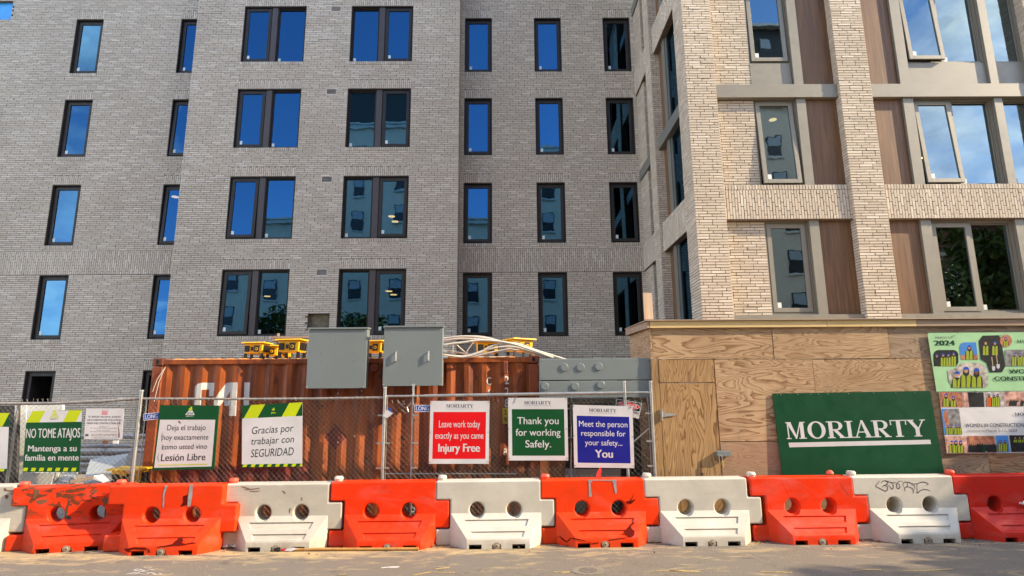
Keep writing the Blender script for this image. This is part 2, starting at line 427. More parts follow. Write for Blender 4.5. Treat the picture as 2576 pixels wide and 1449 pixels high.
def bevelled(o, w=.004, seg=2):
    md = o.modifiers.new('edge', 'BEVEL'); md.width = w; md.segments = seg; md.limit_method = 'ANGLE'; md.angle_limit = R(40); return o

# ------------------------------------------------------------------ lettering
_tc = {}
def glyphs(s, bold=0.0):
    k = (s, bold)
    if k in _tc: return _tc[k]
    cu = bpy.data.curves.new('t', 'FONT'); cu.body = s; cu.size = 1; cu.fill_mode = 'FRONT'; cu.offset = bold; cu.resolution_u = 4
    o = bpy.data.objects.new('t', cu); COL.objects.link(o)
    bpy.context.view_layer.update()
    dg = bpy.context.evaluated_depsgraph_get(); me = bpy.data.meshes.new_from_object(o.evaluated_get(dg))
    vs = [(v.co.x, v.co.y) for v in me.vertices]; fs = [tuple(p.vertices) for p in me.polygons]
    bpy.data.objects.remove(o); bpy.data.curves.remove(cu); bpy.data.meshes.remove(me)
    x0 = min(v[0] for v in vs); x1 = max(v[0] for v in vs)
    _tc[k] = (vs, fs, x0, x1); return _tc[k]
def serif_word(word):
    """bold roman capitals drawn by hand: list of (polygon) in units of cap height, and total width"""
    out = []; x = 0
    def rect(a, b, c, d): out.append([(x+a, b), (x+c, b), (x+c, d), (x+a, d)])
    def poly(*p): out.append([(x+a, b) for a, b in p])
    def slab(a, c, b=0, h=.055): 
        out.append([(x+a, b), (x+c, b), (x+c, b+h), (x+a, b+h)])
    def ring(cx, cy, rx, ry, ix, iy, a0=0, a1=360, n=20):
        for i in range(n):
            p = R(a0+(a1-a0)*i/n); q = R(a0+(a1-a0)*(i+1)/n)
            out.append([(x+cx+rx*math.cos(p), cy+ry*math.sin(p)), (x+cx+rx*math.cos(q), cy+ry*math.sin(q)), (x+cx+ix*math.cos(q), cy+iy*math.sin(q)), (x+cx+ix*math.cos(p), cy+iy*math.sin(p))])
    for ch in word:
        if ch == 'M':
            slab(0, .28); rect(.10, .055, .17, .945); slab(.01, .34, .945); poly((.10, .945), (.34, .945), (.62, .10), (.55, 0)); poly((.52, 0), (.60, .0), (.90, .945), (.84, .945))
            slab(.84, 1.16, .945); rect(.84, .055, 1.06, .945); slab(.74, 1.18); w = 1.22
        elif ch == 'O': ring(.55, .5, .53, .52, .30, .45, 0, 360, 32); w = 1.12
        elif ch == 'R':
            slab(.0, .46); rect(.12, .055, .35, .945); slab(0, .62, .945); ring(.58, .73, .36, .27, .14, .20, -90, 90, 14); rect(.35, .46, .60, .53)
            poly((.38, .46), (.62, .46), (.98, .055), (.74, .055)); slab(.70, 1.08); w = 1.06
        elif ch == 'I': slab(0, .46); rect(.12, .055, .34, .945); slab(0, .46, .945); w = .46
        elif ch == 'A':
            slab(-.02, .30); slab(.62, 1.06); poly((.08, .055), (.16, .055), (.52, 1.0), (.46, 1.0)); poly((.70, .055), (.96, .055), (.57, 1.03), (.44, 1.03)); rect(.22, .30, .74, .36); w = 1.04
        elif ch == 'T': slab(.24, .72); rect(.36, .055, .60, .945); slab(.0, .96, .945); poly((0, .95), (.055, .95), (.075, .72), (0, .70)); poly((.96, .95), (.905, .95), (.885, .72), (.96, .70)); w = .96
        elif ch == 'Y': slab(.34, .80); rect(.45, .055, .69, .45); poly((.45, .45), (.69, .45), (.34, .945), (.08, .945)); poly((.60, .45), (.66, .40), (.98, .945), (.90, .945)); slab(-.02, .42, .945); slab(.78, 1.10, .945); w = 1.06
        x += w+.035
    return out, x
class Panel:
    """a flat board between four corners (top-left, top-right, bottom-right, bottom-left); print is laid on it in u (right), v (down)"""
    def __init__(s, tl, tr, br, bl):
        s.c = [Vector(p) for p in (tl, tr, br, bl)]; s.n = (s.c[1]-s.c[0]).cross(s.c[3]-s.c[0]).normalized(); s.k = 0
        s.n = s.n if s.n.y < 0 else -s.n
        s.w = ((s.c[1]-s.c[0]).length+(s.c[2]-s.c[3]).length)/2; s.h = ((s.c[3]-s.c[0]).length+(s.c[2]-s.c[1]).length)/2
    def at(s, u, v, d=0):
        a = s.c[0].lerp(s.c[1], u); b = s.c[3].lerp(s.c[2], u); return a.lerp(b, v)+s.n*d
    def lift(s): s.k += 1; return getattr(s, 'base', .0001)+.00005*s.k
    def board(s, t=.004, nu=1, nv=1, wob=None):
        mb = MB(); f = lambda u, v: s.at(u, v)+(s.n*wob(u, v) if wob else Vector())
        for i in range(nu):
            for j in range(nv): mb.face([f(i/nu, j/nv), f(i/nu, (j+1)/nv), f((i+1)/nu, (j+1)/nv), f((i+1)/nu, j/nv)])
        c = [s.at(0, 0), s.at(1, 0), s.at(1, 1), s.at(0, 1)]; b = [p-s.n*t for p in c]
        mb.mesh(c+b, [(4, 5, 6, 7)]+[(i, (i+1) % 4, 4+(i+1) % 4, 4+i) for i in range(4)])
        return mb
    def poly(s, pts, m, par, name='printed_field', lift=None):
        d = s.lift() if lift is None else lift
        mb = MB().mat(m); mb.face([s.at(u, v, d) for u, v in pts]); return mb.build(name, par)
    def rect(s, u0, v0, u1, v1, m, par, name='printed_field'): return s.poly([(u0, v0), (u1, v0), (u1, v1), (u0, v1)], m, par, name)
    def text(s, txt, uc, vb, hh, m, par, width=None, bold=0, shear=0, align='c', rot=0):
        """hh: cap height, width: total width, both as fractions of the board"""
        vs, fs, x0, x1 = glyphs(txt); ch = .70
        sy = hh/ch; sx = (width/(x1-x0)) if width else sy*s.h/s.w
        tw = (x1-x0)*sx; u0 = uc-tw/2 if align == 'c' else uc
        cr_, sr_ = math.cos(rot), math.sin(rot); mb = MB().mat(m)
        for off in ((0,) if not bold else (-bold, -bold*.35, bold*.35, bold)):
          d = s.lift(); pts = []
          for a, b in vs:
            du = (a-x0+off+shear*b)*sx; dv = -b*sy
            pu = (u0+du-uc)*s.w; pv = dv*s.h
            pts.append(s.at(uc+(pu*cr_-pv*sr_)/s.w, vb+(pu*sr_+pv*cr_)/s.h, d))
          mb.mesh(pts, fs)
        return mb.build('lettering', par)
    def serif(s, uc, vb, hh, width, m, par, slope=0):
        pol, w = serif_word('MORIARTY'); d0 = s.lift(); mb = MB().mat(m)
        for i, p in enumerate(pol):
            mb.face([s.at(uc-width/2+a/w*width, vb-b*hh+slope*(a/w-.5), d0+(i % 9)*.00004) for a, b in p])
        s.k += 2
        return mb.build('lettering', par)
def px_panel(tl, tr, br, bl, Y, Yb=None): 
    Yb = Y if Yb is None else Yb
    return Panel(at(*tl, Y), at(*tr, Y), at(*br, Yb), at(*bl, Yb))

# ================================================================== SETTING: ground
mb = MB().mat('gravel_ground'); mb.face([(-400, -400, -.02), (400, -400, -.02), (400, 400, -.02), (-400, 400, -.02)])
P(mb.build('ground'), kind='structure')
mb = MB().mat('asphalt')
for i in range(24):
    mb.face([(-60+5*i, -8.6, 0), (-55+5*i, -8.6, 0), (-55+5*i, 8.86, 0), (-60+5*i, 8.86, 0)])
P(mb.build('road'), kind='structure')

# ================================================================== THE BRICK BUILDING
HC = 3.05/46          # one course
H5, H4, H3, H2, H1 = 2.854, 5.904, 8.954, 12.004, 15.054      # window heads of the five storeys in view
bld = empty('apartment_building', 'pale brick apartment building with dark framed windows behind the site fence', 'building', (-1, 18.3, 0))

class Plane:
    """maps wall coordinates (u along, z up, d outwards) to the world"""
    def __init__(s, o, u, n): s.o = Vector(o); s.u = Vector(u); s.n = Vector(n)
    def __call__(s, u, z, d=0): return s.o+s.u*u+s.n*d+Vector((0, 0, z))
PA = Plane((0, 18.32, 0), (1, 0, 0), (0, -1, 0))
PB = Plane((0, 17.66, 0), (1, 0, 0), (0, -1, 0))
PBr = Plane((-1.585, 0, 0), (0, 1, 0), (1, 0, 0))
PBl = Plane((-10.43, 0, 0), (0, 1, 0), (-1, 0, 0))
PD = Plane((0, 12.72, 0), (1, 0, 0), (0, -1, 0))
PDr = Plane((0, 12.94, 0), (1, 0, 0), (0, -1, 0))      # recessed bays of the front
PDb = Plane((0, 12.80, 0), (1, 0, 0), (0, -1, 0))      # bands and beams of the front
PS = Plane((4.31, 0, 0), (0, 1, 0), (-1, 0, 0))        # side wall
PSr = Plane((4.58, 0, 0), (0, 1, 0), (-1, 0, 0))
PSb = Plane((4.40, 0, 0), (0, 1, 0), (-1, 0, 0))
PSn = Plane((4.46, 0, 0), (0, 1, 0), (-1, 0, 0))

class Bricks:
    def __init__(s): s.v = []; s.f = []; s.c = []; s.box = []
    def add(s, pl, u0, u1, z0, z1, tone=1.0, keep=False, ext=(0, 0)):
        r = random.random
        p = .009+.006*r()
        if r() < .06: p += .006
        j = lambda: (r()-.5)*.004
        q = [(u0-ext[0]+j(), z0+j()), (u1+ext[1]+j(), z0+j()), (u1+ext[1]+j(), z1+j()), (u0-ext[0]+j(), z1+j())]
        i = len(s.v)
        tilt = (r()-.5)*.004
        for k, (u, z) in enumerate(q): s.v.append(tuple(pl(u, z, -.012)))
        for k, (u, z) in enumerate(q): s.v.append(tuple(pl(u, z, p+(tilt if k in (0, 1) else -tilt))))
        s.f += [(i+4, i+5, i+6, i+7), (i, i+1, i+5, i+4), (i+1, i+2, i+6, i+5), (i+2, i+3, i+7, i+6), (i+3, i, i+4, i+7)]
        a = min(1, max(0, (.68+random.gauss(0, .12))*tone)); b = r()**2.6 if r() < .85 else r(); c = r()
        s.c += [(a, b, c, 1)]*8
    def _mesh(s, name, org, lo=0, hi=None):
        hi = len(s.v)//8 if hi is None else hi
        me = bpy.data.meshes.new(name)
        vs = [(x-org[0], y-org[1], z-org[2]) for x, y, z in s.v[lo*8:hi*8]]
        fs = [tuple(a-lo*8 for a in f) for f in s.f[lo*5:hi*5]]
        me.from_pydata(vs, [], fs); me.materials.append(MATS['grey_brick'])
        ca = me.color_attributes.new('bc', 'FLOAT_COLOR', 'POINT')
        ca.data.foreach_set('color', [x for c in s.c[lo*8:hi*8] for x in c]); me.update(); return me
    def build(s, name, parent):
        o = bpy.data.objects.new(name, s._mesh(name, origin_of(parent))); COL.objects.link(o); o.parent = parent; o['kind'] = 'stuff'; return o
    def singles(s, parent, order, most):
        """the nearest bricks as objects of their own, the rest joined"""
        org = origin_of(parent); take = set(order[:most])
        for k in order[:most]:
            i = k*8; c0 = Vector(s.v[i+4]); me = bpy.data.meshes.new('brick')
            me.from_pydata([tuple(Vector(v)-c0) for v in s.v[i:i+8]], [], [(4, 5, 6, 7), (0, 1, 5, 4), (1, 2, 6, 5), (2, 3, 7, 6), (3, 0, 4, 7)])
            me.materials.append(MATS['grey_brick']); ca = me.color_attributes.new('bc', 'FLOAT_COLOR', 'POINT')
            ca.data.foreach_set('color', [x for c in s.c[i:i+8] for x in c])
            o = bpy.data.objects.new('brick', me); COL.objects.link(o); o.parent = parent; o.location = c0-org
        rest = Bricks()
        for k in range(len(s.v)//8):
            if k in take: continue
            j = len(rest.v); rest.v += s.v[k*8:k*8+8]; rest.c += s.c[k*8:k*8+8]
            rest.f += [(j+4, j+5, j+6, j+7), (j, j+1, j+5, j+4), (j+1, j+2, j+6, j+5), (j+2, j+3, j+7, j+6), (j+3, j, j+4, j+7)]
        if rest.v: rest.build('brickwork', parent)

JT = .0155
def courses(bk, pl, u0, u1, z0, z1, holes=(), L_=.305, ext=(0, 0), phase=0, tonef=None):
    k0 = int(math.ceil((z0-H5)/HC-.01)); k1 = int(math.floor((z1-H5)/HC+.01))
    for k in range(k0, k1):
        za = H5+k*HC; zb = za+HC; zm = (za+zb)/2
        seg = [(u0, u1)]
        for h in holes:
            if h[2] < zm < h[3]:
                ns = []
                for a, b in seg:
                    if h[1] <= a or h[0] >= b: ns.append((a, b)); continue
                    if h[0]-a > .02: ns.append((a, h[0]))
                    if b-h[1] > .02: ns.append((h[1], b))
                seg = ns
        off = ((k*2+(1 if k % 5 == 0 else 0)) % 3)*L_/3+phase
        for a, b in seg:
            n = math.floor((a-off)/L_); x = a
            while x < b-.001:
                n += 1; e = min(b, off+n*L_)
                if e-x < .05 and e < b: e = min(b, e+L_); n += 1
                if b-e < .05: e = b
                t = tonef(x, za) if tonef else 1
                bk.add(pl, x+JT/2 if x > a else x+.001, e-JT/2 if e < b else e-.001, za+JT/2, zb-JT/2, t, ext=(ext[0] if x == u0 else 0, ext[1] if e == u1 else 0))
                x = e
def soldiers(bk, pl, u0, u1, z0, z1, L_=.305, W_=.0663, shift=True, tone=1.0, tonef=None):
    n = max(1, round((u1-u0)/W_)); w = (u1-u0)/n
    for i in range(n):
        a = u0+i*w; z = z0-(L_*((i % 3)/3) if shift else 0)
        while z < z1-.01:
            za = max(z, z0); zb = min(z+L_, z1)
            if zb-za > .03: bk.add(pl, a+JT/2, a+w-JT/2, za+JT/2, zb-JT/2, (tonef(a, za) if tonef else tone))
            z += L_
def rowlock(bk, pl, u0, u1, z0, z1, tone=.7, proud=True):
    n = max(1, round((u1-u0)/.069)); w = (u1-u0)/n
    q = Plane(pl.o+pl.n*.014, pl.u, pl.n) if proud else pl
    for i in range(n): bk.add(q, u0+i*w+JT/2, u0+(i+1)*w-JT/2, z0, z1, tone)
def backing(mbw, pl, u0, u1, z0, z1, holes=(), depth=.14):
    us = sorted({u0, u1}|{min(max(h[i], u0), u1) for h in holes for i in (0, 1)}); zs = sorted({z0, z1}|{min(max(h[i], z0), z1) for h in holes for i in (2, 3)})
    for a, b in zip(us, us[1:]):
        for c, d in zip(zs, zs[1:]):
            if any(h[0] < (a+b)/2 < h[1] and h[2] < (c+d)/2 < h[3] for h in holes): continue
            mbw.face([pl(a, c), pl(b, c), pl(b, d), pl(a, d)])
    for h in holes:
        for p, q in (((h[0], h[2]), (h[0], h[3])), ((h[0], h[3]), (h[1], h[3])), ((h[1], h[3]), (h[1], h[2])), ((h[1], h[2]), (h[0], h[2]))):
            mbw.face([pl(*p, 0), pl(*q, 0), pl(*q, -depth), pl(*p, -depth)])

WH = 33*HC            # opening incl. sill
SILLH = .113
# ------------------------------------------------------------------ windows
_wc = {}
def win_mesh(key, fn):
    if key not in _wc: _wc[key] = fn()
    return _wc[key]
def ring(mb, x0, z0, x1, z1, t, y0, y1):
    """picture-frame ring, mitre free: two full-height stiles and two rails between them"""
    mb.box((x0, y0, z0), (x0+t, y1, z1)); mb.box((x1-t, y0, z0), (x1, y1, z1)); mb.box((x0+t, y0, z0), (x1-t, y1, z0+t)); mb.box((x0+t, y0, z1-t), (x1-t, y1, z1))
def spin(vs, top, ang):
    c, s_ = math.cos(ang), math.sin(ang)
    return [(x, y0_, z0_) for x, y, z in vs for y0_, z0_ in [((y)*c+(z-top)*s_, top+(z-top)*c-(y)*s_)]]
def add_window(pl, u0, z0, w, h, cells, metal='bronze_frame', depth=.055, fr=.045, sash=.085, name='window', label=None, room=True, open_=False):
    """cells: list of (x0, x1, kind, tilt) inside the opening; kind: sash | fixed | mullion"""
    rot = 0 if pl.n.y < -.5 else -math.pi/2
    key = (round(w, 3), round(h, 3), tuple(cells), metal, depth)
    def mk_frame():
        mb = MB().mat(metal); ring(mb, 0, 0, w, h, .022, .004, .17)
        for a, b, kind, tilt in cells:
            if kind == 'mullion': continue
            ring(mb, max(a, .0221), .0221, min(b, w-.0221), h-.0221, fr-.01, depth, .16)
        return mb.data('window')
    o = bpy.data.objects.new(name, win_mesh(('f',)+key, mk_frame)); COL.objects.link(o); o.parent = bld
    o.location = Vector(pl(u0, z0))-origin_of(bld)
    o.rotation_euler = (0, 0, rot)
    if label: o['label'] = label
    def child(nm, me, loc=(0, 0, 0)):
        c = bpy.data.objects.new(nm, me); COL.objects.link(c); c.parent = o; c.location = loc; return c
    for a, b, kind, tilt in cells:
        if kind == 'mullion':
            def mk():
                mb = MB().mat('mullion_panel'); mb.box((a, depth-.035, .023), (b, .155, h-.023)); return mb.data('mullion')
            child('mullion', win_mesh(('m', a, b)+key, mk)); continue
        aa, bb = max(a, .022)+fr, min(b, w-.022)-fr; t = sash if kind == 'sash' else .016
        z_0, z_1 = fr+.022, h-fr-.022
        yy = depth-.022 if kind == 'sash' else depth+.03
        def mks():
            mb = MB().mat(metal); e = .014 if kind == 'sash' else 0
            ring(mb, aa-e, z_0-e, bb+e, z_1+e, t+e, yy, yy+.055)
            if tilt: mb.v = spin(mb.v, z_1, tilt)
            return bevel_data(mb.data('sash'), .004)
        child('sash', win_mesh(('s', a, b, kind, tilt)+key, mks))
        def mkg():
            mb = MB().mat('tinted_glass' if metal == 'bronze_frame' else 'clear_glass'); p = [(aa+t, yy+.03, z_0+t), (bb-t, yy+.03, z_0+t), (bb-t, yy+.03, z_1-t), (aa+t, yy+.03, z_1-t)]
            if tilt: p = spin(p, z_1, tilt)
            mb.face(p); return mb.data('pane')
        if not open_: child('pane', win_mesh(('g', a, b, kind, tilt)+key, mkg))
        def mkst():
            mb = MB().mat('sticker_paper'); x = aa+t+.012; z = z_0+t+.006; p = [(x, yy+.024, z), (x+.085, yy+.024, z), (x+.085, yy+.024, z+.12), (x, yy+.024, z+.12)]
            if tilt: p = spin(p, z_1, tilt)
            mb.face(p); return mb.data('sticker')
        if not open_: child('sticker', win_mesh(('t', a, b, kind, tilt)+key, mkst))
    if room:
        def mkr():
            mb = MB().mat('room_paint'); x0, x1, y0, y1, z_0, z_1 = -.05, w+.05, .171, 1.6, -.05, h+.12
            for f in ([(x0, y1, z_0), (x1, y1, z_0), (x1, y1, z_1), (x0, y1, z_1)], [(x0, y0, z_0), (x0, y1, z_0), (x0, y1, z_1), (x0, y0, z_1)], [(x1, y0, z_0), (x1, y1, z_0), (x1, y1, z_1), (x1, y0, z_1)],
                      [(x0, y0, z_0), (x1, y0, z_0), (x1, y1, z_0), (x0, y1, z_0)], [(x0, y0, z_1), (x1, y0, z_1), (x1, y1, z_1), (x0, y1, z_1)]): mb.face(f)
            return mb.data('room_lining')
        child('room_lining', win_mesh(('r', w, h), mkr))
    return o
def bevel_data(me, w):
    bm = bmesh.new(); bm.from_mesh(me)
    bmesh.ops.bevel(bm, geom=[e for e in bm.edges if len(e.link_faces) == 2 and e.calc_face_angle(0) > .6], offset=w, segments=1, affect='EDGES', clamp_overlap=True)
    bm.to_mesh(me); bm.free(); return me
def wall_part(pl, u0, u1, z0, z1, holes, name='brick_wall', depth=.14, mat='mortar'):
    mb = MB().mat(mat); backing(mb, pl, u0, u1, z0, z1, holes, depth); return mb.build(name, bld)

heads = [H5, H4, H3, H2, H1]
def cream(x, z):        # loads of creamier brick near the leftmost windows of the photograph
    return 1.0+.16*math.sin(x*.9+z*.35)+.10*math.sin(x*2.3-z*1.1)
# ---- wing A (left, set back) and wing C (middle right, set back)
def punched_wing(pl, wins, u0, u1, z0, z1, ww, band, extra=(), tonef=None, tilts=None):
    holes = [(a, a+ww, h+HC*0-WH+SILLH, h) for a in wins for h in heads]+list(extra)
    wall = wall_part(pl, u0, u1, z0, 17.6, holes)
    bh = [(a, a+ww, h-WH, h) for a in wins for h in heads]+list(extra)
    bh += [(a-.0, a+ww, h, h+HC*5) for a in wins for h in heads if not (band and h == H4)]
    if band: bh.append((u0-1, u1+1, H4, H4+HC*12))
    bk = Bricks(); courses(bk, pl, u0, u1, z0, z1, bh, tonef=tonef)
    for a in wins:
        for h in heads:
            if not (band and h == H4): soldiers(bk, pl, a, a+ww, h+.004, h+HC*5, tone=.95)
            if u1 > a: rowlock(bk, pl, a-.0, min(a+ww, u1), h-WH, h-WH+SILLH, .62)
    if band: soldiers(bk, pl, u0, u1, H4+.012, H4+HC*12, tonef=lambda u, z: (1.35 if -16.2 < u < -13.6 else .85))
    bk.build('brickwork', wall)
    # shelf-angle joints and weep vents
    mb = MB().mat('dark_gap')
    for h in (H2, H4):
        for k in range(int((u1-u0)/1.22)):
            x = u0+.4+k*1.22
            if not any(a-.05 < x < a+ww+.05 for a in wins): mb.box(tuple(pl(x, h+.01, .016)), tuple(pl(x+.014, h+.06, .012)))
    mb.build('weep_vent', wall, kind='stuff')
    for i, a in enumerate(wins):
        for j, h in enumerate(heads):
            tl = (tilts or {}).get((i, j), 0)
            add_window(pl, a, h-WH+SILLH, ww, WH-SILLH-.002, ((0, ww, 'sash', tl),), depth=.10, open_=(h == H5))
    return wall
WW = .948
AHOLE = (-18.05, -17.34, 15.06, 15.78)
T1 = .035
wallA = punched_wing(PA, [-15.029, -11.382], -19.6, -10.42, .4, 16.25, WW, True, extra=[AHOLE, (-17.339, -17.27, 15.20, 15.26), (-17.339, -17.27, 15.36, 15.42), (-17.339, -17.27, 15.52, 15.6)], tonef=cream, tilts={(0, 1): .0, (1, 3): T1, (1, 2): T1, (1, 1): T1})
wallC = punched_wing(PA, [-1.454, .965, 3.378], -1.585, 4.46, 1.0, 16.25, WW-.002, True, tilts={(0, 3): T1, (0, 2): T1, (2, 2): T1, (2, 3): 0})
mb = MB().mat('blue_membrane'); mb.face([PA(-18.2, 15.0, -.1), PA(-17.2, 15.0, -.1), PA(-17.2, 15.9, -.1), PA(-18.2, 15.9, -.1)]); mb.build('wall_membrane', bld, label='bright blue membrane in an unfinished wall opening')

# ---- wing B (stands forward)
PW = 2.092
VENT = [(-5.957, -5.60, h-.215, h+.012) for h in (H4, H3, H2, H1)]
NB = (-6.135, -5.465, 4.05, 4.53)
bw = [-8.864, -5.247]
holesB = [(a, a+PW, h-WH+SILLH, h) for a in bw for h in heads]+VENT+[NB]
wallB = wall_part(PB, -10.43, -1.585, 0, 17.6, holesB)
bk = Bricks()
bh = [(a, a+PW, h-WH, h) for a in bw for h in heads]+[(a, a+PW, h, h+HC*5) for a in bw for h in heads]+[(v[0]-.005, v[1]+.005, v[2], v[3]) for v in VENT]+[NB, (-6.21, -6.13, 4.20, 4.27), (-6.21, -6.13, 4.40, 4.46), (-6.19, -6.1, 3.99, 4.06)]
courses(bk, PB, -10.43, -1.585, .3, 16.25, bh, ext=(.01, .01), tonef=lambda x, z: 1.08+.10*math.sin(x*1.3+z*.8))
for a in bw:
    for h in heads:
        tn = 1.35 if (a > -6 and h == H4) else (1.15 if h in (H3, H2) else .95)
        soldiers(bk, PB, a, a+PW, h+.004, h+HC*5, tone=tn); rowlock(bk, PB, a, a+PW, h-WH, h-WH+SILLH, .66)
bk.build('brickwork', wallB)
mb = MB().mat('dark_gap')
for h in (H2, H4, H3):
    for x in (-10.1, -9.4, -6.45, -6.2, -2.75, -1.95): mb.box(tuple(PB(x, h+.01, .016)), tuple(PB(x+.014, h+.06, .012)))
mb.build('weep_vent', wallB, kind='stuff')
mb = MB().mat('sheathing'); mb.face([PB(-6.25, 3.9, -.11), PB(-5.4, 3.9, -.11), PB(-5.4, 4.6, -.11), PB(-6.25, 4.6, -.11)]); mb.build('wall_sheathing', bld, label='exposed brown sheathing where bricks are missing')
for v in VENT:
    mb = MB().mat('vent_metal'); ring(mb, 0, 0, v[1]-v[0], v[3]-v[2], .022, -.012, .06)
    for k in range(7):
        z = .028+k*.0262; mb.hexa([(.022, .0, z), (v[1]-v[0]-.022, .0, z), (v[1]-v[0]-.022, .03, z+.012), (.022, .03, z+.012)], [(.022, .0, z+.006), (v[1]-v[0]-.022, .0, z+.006), (v[1]-v[0]-.022, .03, z+.018), (.022, .03, z+.018)])
    mb.mat('dark_gap'); mb.face([(.02, .055, .02), (v[1]-v[0]-.02, .055, .02), (v[1]-v[0]-.02, .055, v[3]-v[2]-.02), (.02, .055, v[3]-v[2]-.02)])
    o = bpy.data.objects.new('wall_vent', mb.data('wall_vent')); COL.objects.link(o); o.parent = bld; o.location = Vector(PB(v[0], v[2]))-origin_of(bld)
for i, a in enumerate(bw):
    for j, h in enumerate(heads):
        tl = {(0, 1): T1, (0, 2): T1, (1, 2): T1, (0, 3): 0}.get((i, j), 0)
        if i == 0: cells = ((0, .93, 'sash', tl), (.93, 1.115, 'mullion', 0), (1.115, PW, 'fixed', 0))
        else: cells = ((0, .945, 'fixed', 0), (.945, 1.13, 'mullion', 0), (1.13, PW, 'sash', tl))
        add_window(PB, a, h-WH+SILLH, PW, WH-SILLH-.002, cells, depth=.07)
wall_r = wall_part(PBr, 17.66, 18.32, 0, 17.6, []); bk = Bricks(); courses(bk, PBr, 17.66, 18.32, 2.3, 16.25, phase=.12); bk.build('brickwork', wall_r)
wall_part(PBl, 17.66, 18.32, 0, 17.6, [])

# ---- wing D: front
P1, P2, P3 = (4.31, 4.99), (7.97, 8.71), (12.75, 13.45)
ZT = 17.6
pier_bricks = []
for n, (a, b) in enumerate((P1, P2, P3)):
    w_ = wall_part(PD, a, b, 0, ZT, [], 'brick_pier')
    bk = Bricks(); courses(bk, PD, a, b, 3.0, 14.6, ext=(.009, .009), phase=.07*n, tonef=lambda x, z: 1.12+.08*math.sin(z*1.7))
    if n == 0:
        cz = [sum(bk.v[k*8+4+i][2] for i in range(4))/4 for k in range(len(bk.v)//8)]
        order = [k for k in sorted(range(len(cz)), key=lambda k: cz[k]) if cz[k] > 3.62]
        bk.singles(w_, order, 290)
    else: bk.build('brickwork', w_)
    for pl, y0, y1 in ((Plane((a, 0, 0), (0, 1, 0), (-1, 0, 0)), 12.72, 12.94 if n else 13.42), (Plane((b, 0, 0), (0, 1, 0), (1, 0, 0)), 12.72, 12.94)):
        q = wall_part(pl, y0, y1, 0, ZT, [], 'pier_side'); bk = Bricks(); courses(bk, pl, y0, y1, 3.0, 14.6 if n else 16.2, phase=.19); bk.build('brickwork', q)
# levels in the bays: (beam or band, bottom, top)
BEAM = [(8.975, 9.315), (15.075, 15.40)]
BAND = [(5.925, 5.925+HC*12.6), (12.03, 12.03+HC*12.6)]
def band_part(pl, u0, u1, z0, z1, thick=.13, name='brick_band', tone=1.05):
    mb = MB().mat('mortar'); q = [pl(u0, z0, -.001), pl(u1, z0, -.001), pl(u1, z0, -thick), pl(u0, z0, -thick)]; t = [Vector(p)+Vector((0, 0, z1-z0)) for p in q]; mb.hexa(q, t); w_ = mb.build(name, bld)
    bk = Bricks(); rowlock(bk, pl, u0, u1, z1-.115, z1-.004, .8, False); soldiers(bk, pl, u0, u1, z0+.004, z1-.12, tone=tone); bk.build('brickwork', w_)
def metal_box(pl, u0, u1, z0, z1, d0, d1, m, name):
    mb = MB().mat(m); q = [pl(u0, z0, d0), pl(u1, z0, d0), pl(u1, z0, d1), pl(u0, z0, d1)]; t = [Vector(p)+Vector((0, 0, z1-z0)) for p in q]; mb.hexa(q, t)
    return bevelled(mb.build(name, bld), .003, 1)
for (a, b) in ((4.992, 7.968), (8.712, 12.748)):
    metal_box(PDb, a, b, *BEAM[0], 0, -.13, 'champagne_metal', 'metal_beam')
    for bb in BAND: band_part(PDb, a, b, *bb)
    metal_box(PDb, a, b, 3.61, 3.715, 0, -.13, 'champagne_metal', 'metal_sill')
# bay backing with openings
wD = [(5.95, 6.95), (9.80, 11.742), (11.955, 12.745)]
rows = [(3.735, 5.915), (6.765, 8.985), (9.94, 12.04)]
holesD = [(x0, x1, z0, z1) for x0, x1 in wD for z0, z1 in rows]
w1 = wall_part(PDr, 4.99, 7.97, 0, ZT, [h for h in holesD if h[0] < 8]); w2 = wall_part(PDr, 8.71, 12.75, 0, ZT, [h for h in holesD if h[0] > 8])
bk = Bricks(); 
for z0, z1 in ((3.715, 5.93), (6.75, 8.98), (9.31, 12.04)): courses(bk, PDr, 4.99, 5.95, z0, z1, phase=.03, tonef=lambda x, z: 1.02)
bk.build('brickwork', w1)
def panels(pl, items):
    for u0, u1, m, d, nm in items:
        for z0, z1 in ((3.717, 5.923), (6.762, 8.973), (9.317, 12.028), (12.87, 15.07)):
            mb = MB().mat(m); q = [pl(u0, z0, d), pl(u1, z0, d), pl(u1, z0, .0015), pl(u0, z0, .0015)]; t = [Vector(p)+Vector((0, 0, z1-z0)) for p in q]; mb.hexa(q, t)
            mb.build(nm, bld)
panels(PDr, [(6.965, 7.185, 'champagne_metal', .085, 'metal_fin'), (7.20, 7.965, 'walnut_cladding', .02, 'timber_panel'), (8.715, 9.52, 'walnut_cladding', .02, 'timber_panel'), (9.545, 9.79, 'champagne_metal', .085, 'metal_fin'), (11.75, 11.948, 'champagne_metal', .085, 'metal_fin')])
for x0, x1 in wD:
    metal_box(PDr, x0, x1, 9.318, 9.935, .02, .002, 'champagne_metal', 'spandrel_panel')
TD = .055
for i, (x0, x1) in enumerate(wD):
    for j, (z0, z1) in enumerate(rows):
        if i == 0: cells = ((0, x1-x0, 'sash', {0: 0, 1: TD, 2: .02}[j]),)
        elif i == 1: cells = ((0, .96, 'sash', {0: 0, 1: TD, 2: TD}[j]), (.96, x1-x0, 'fixed', 0))
        else: cells = ((0, x1-x0, 'fixed', 0),)
        add_window(PDr, x0, z0+.002, x1-x0, z1-z0-.004, cells, metal='champagne_metal', depth=.03, sash=.085)
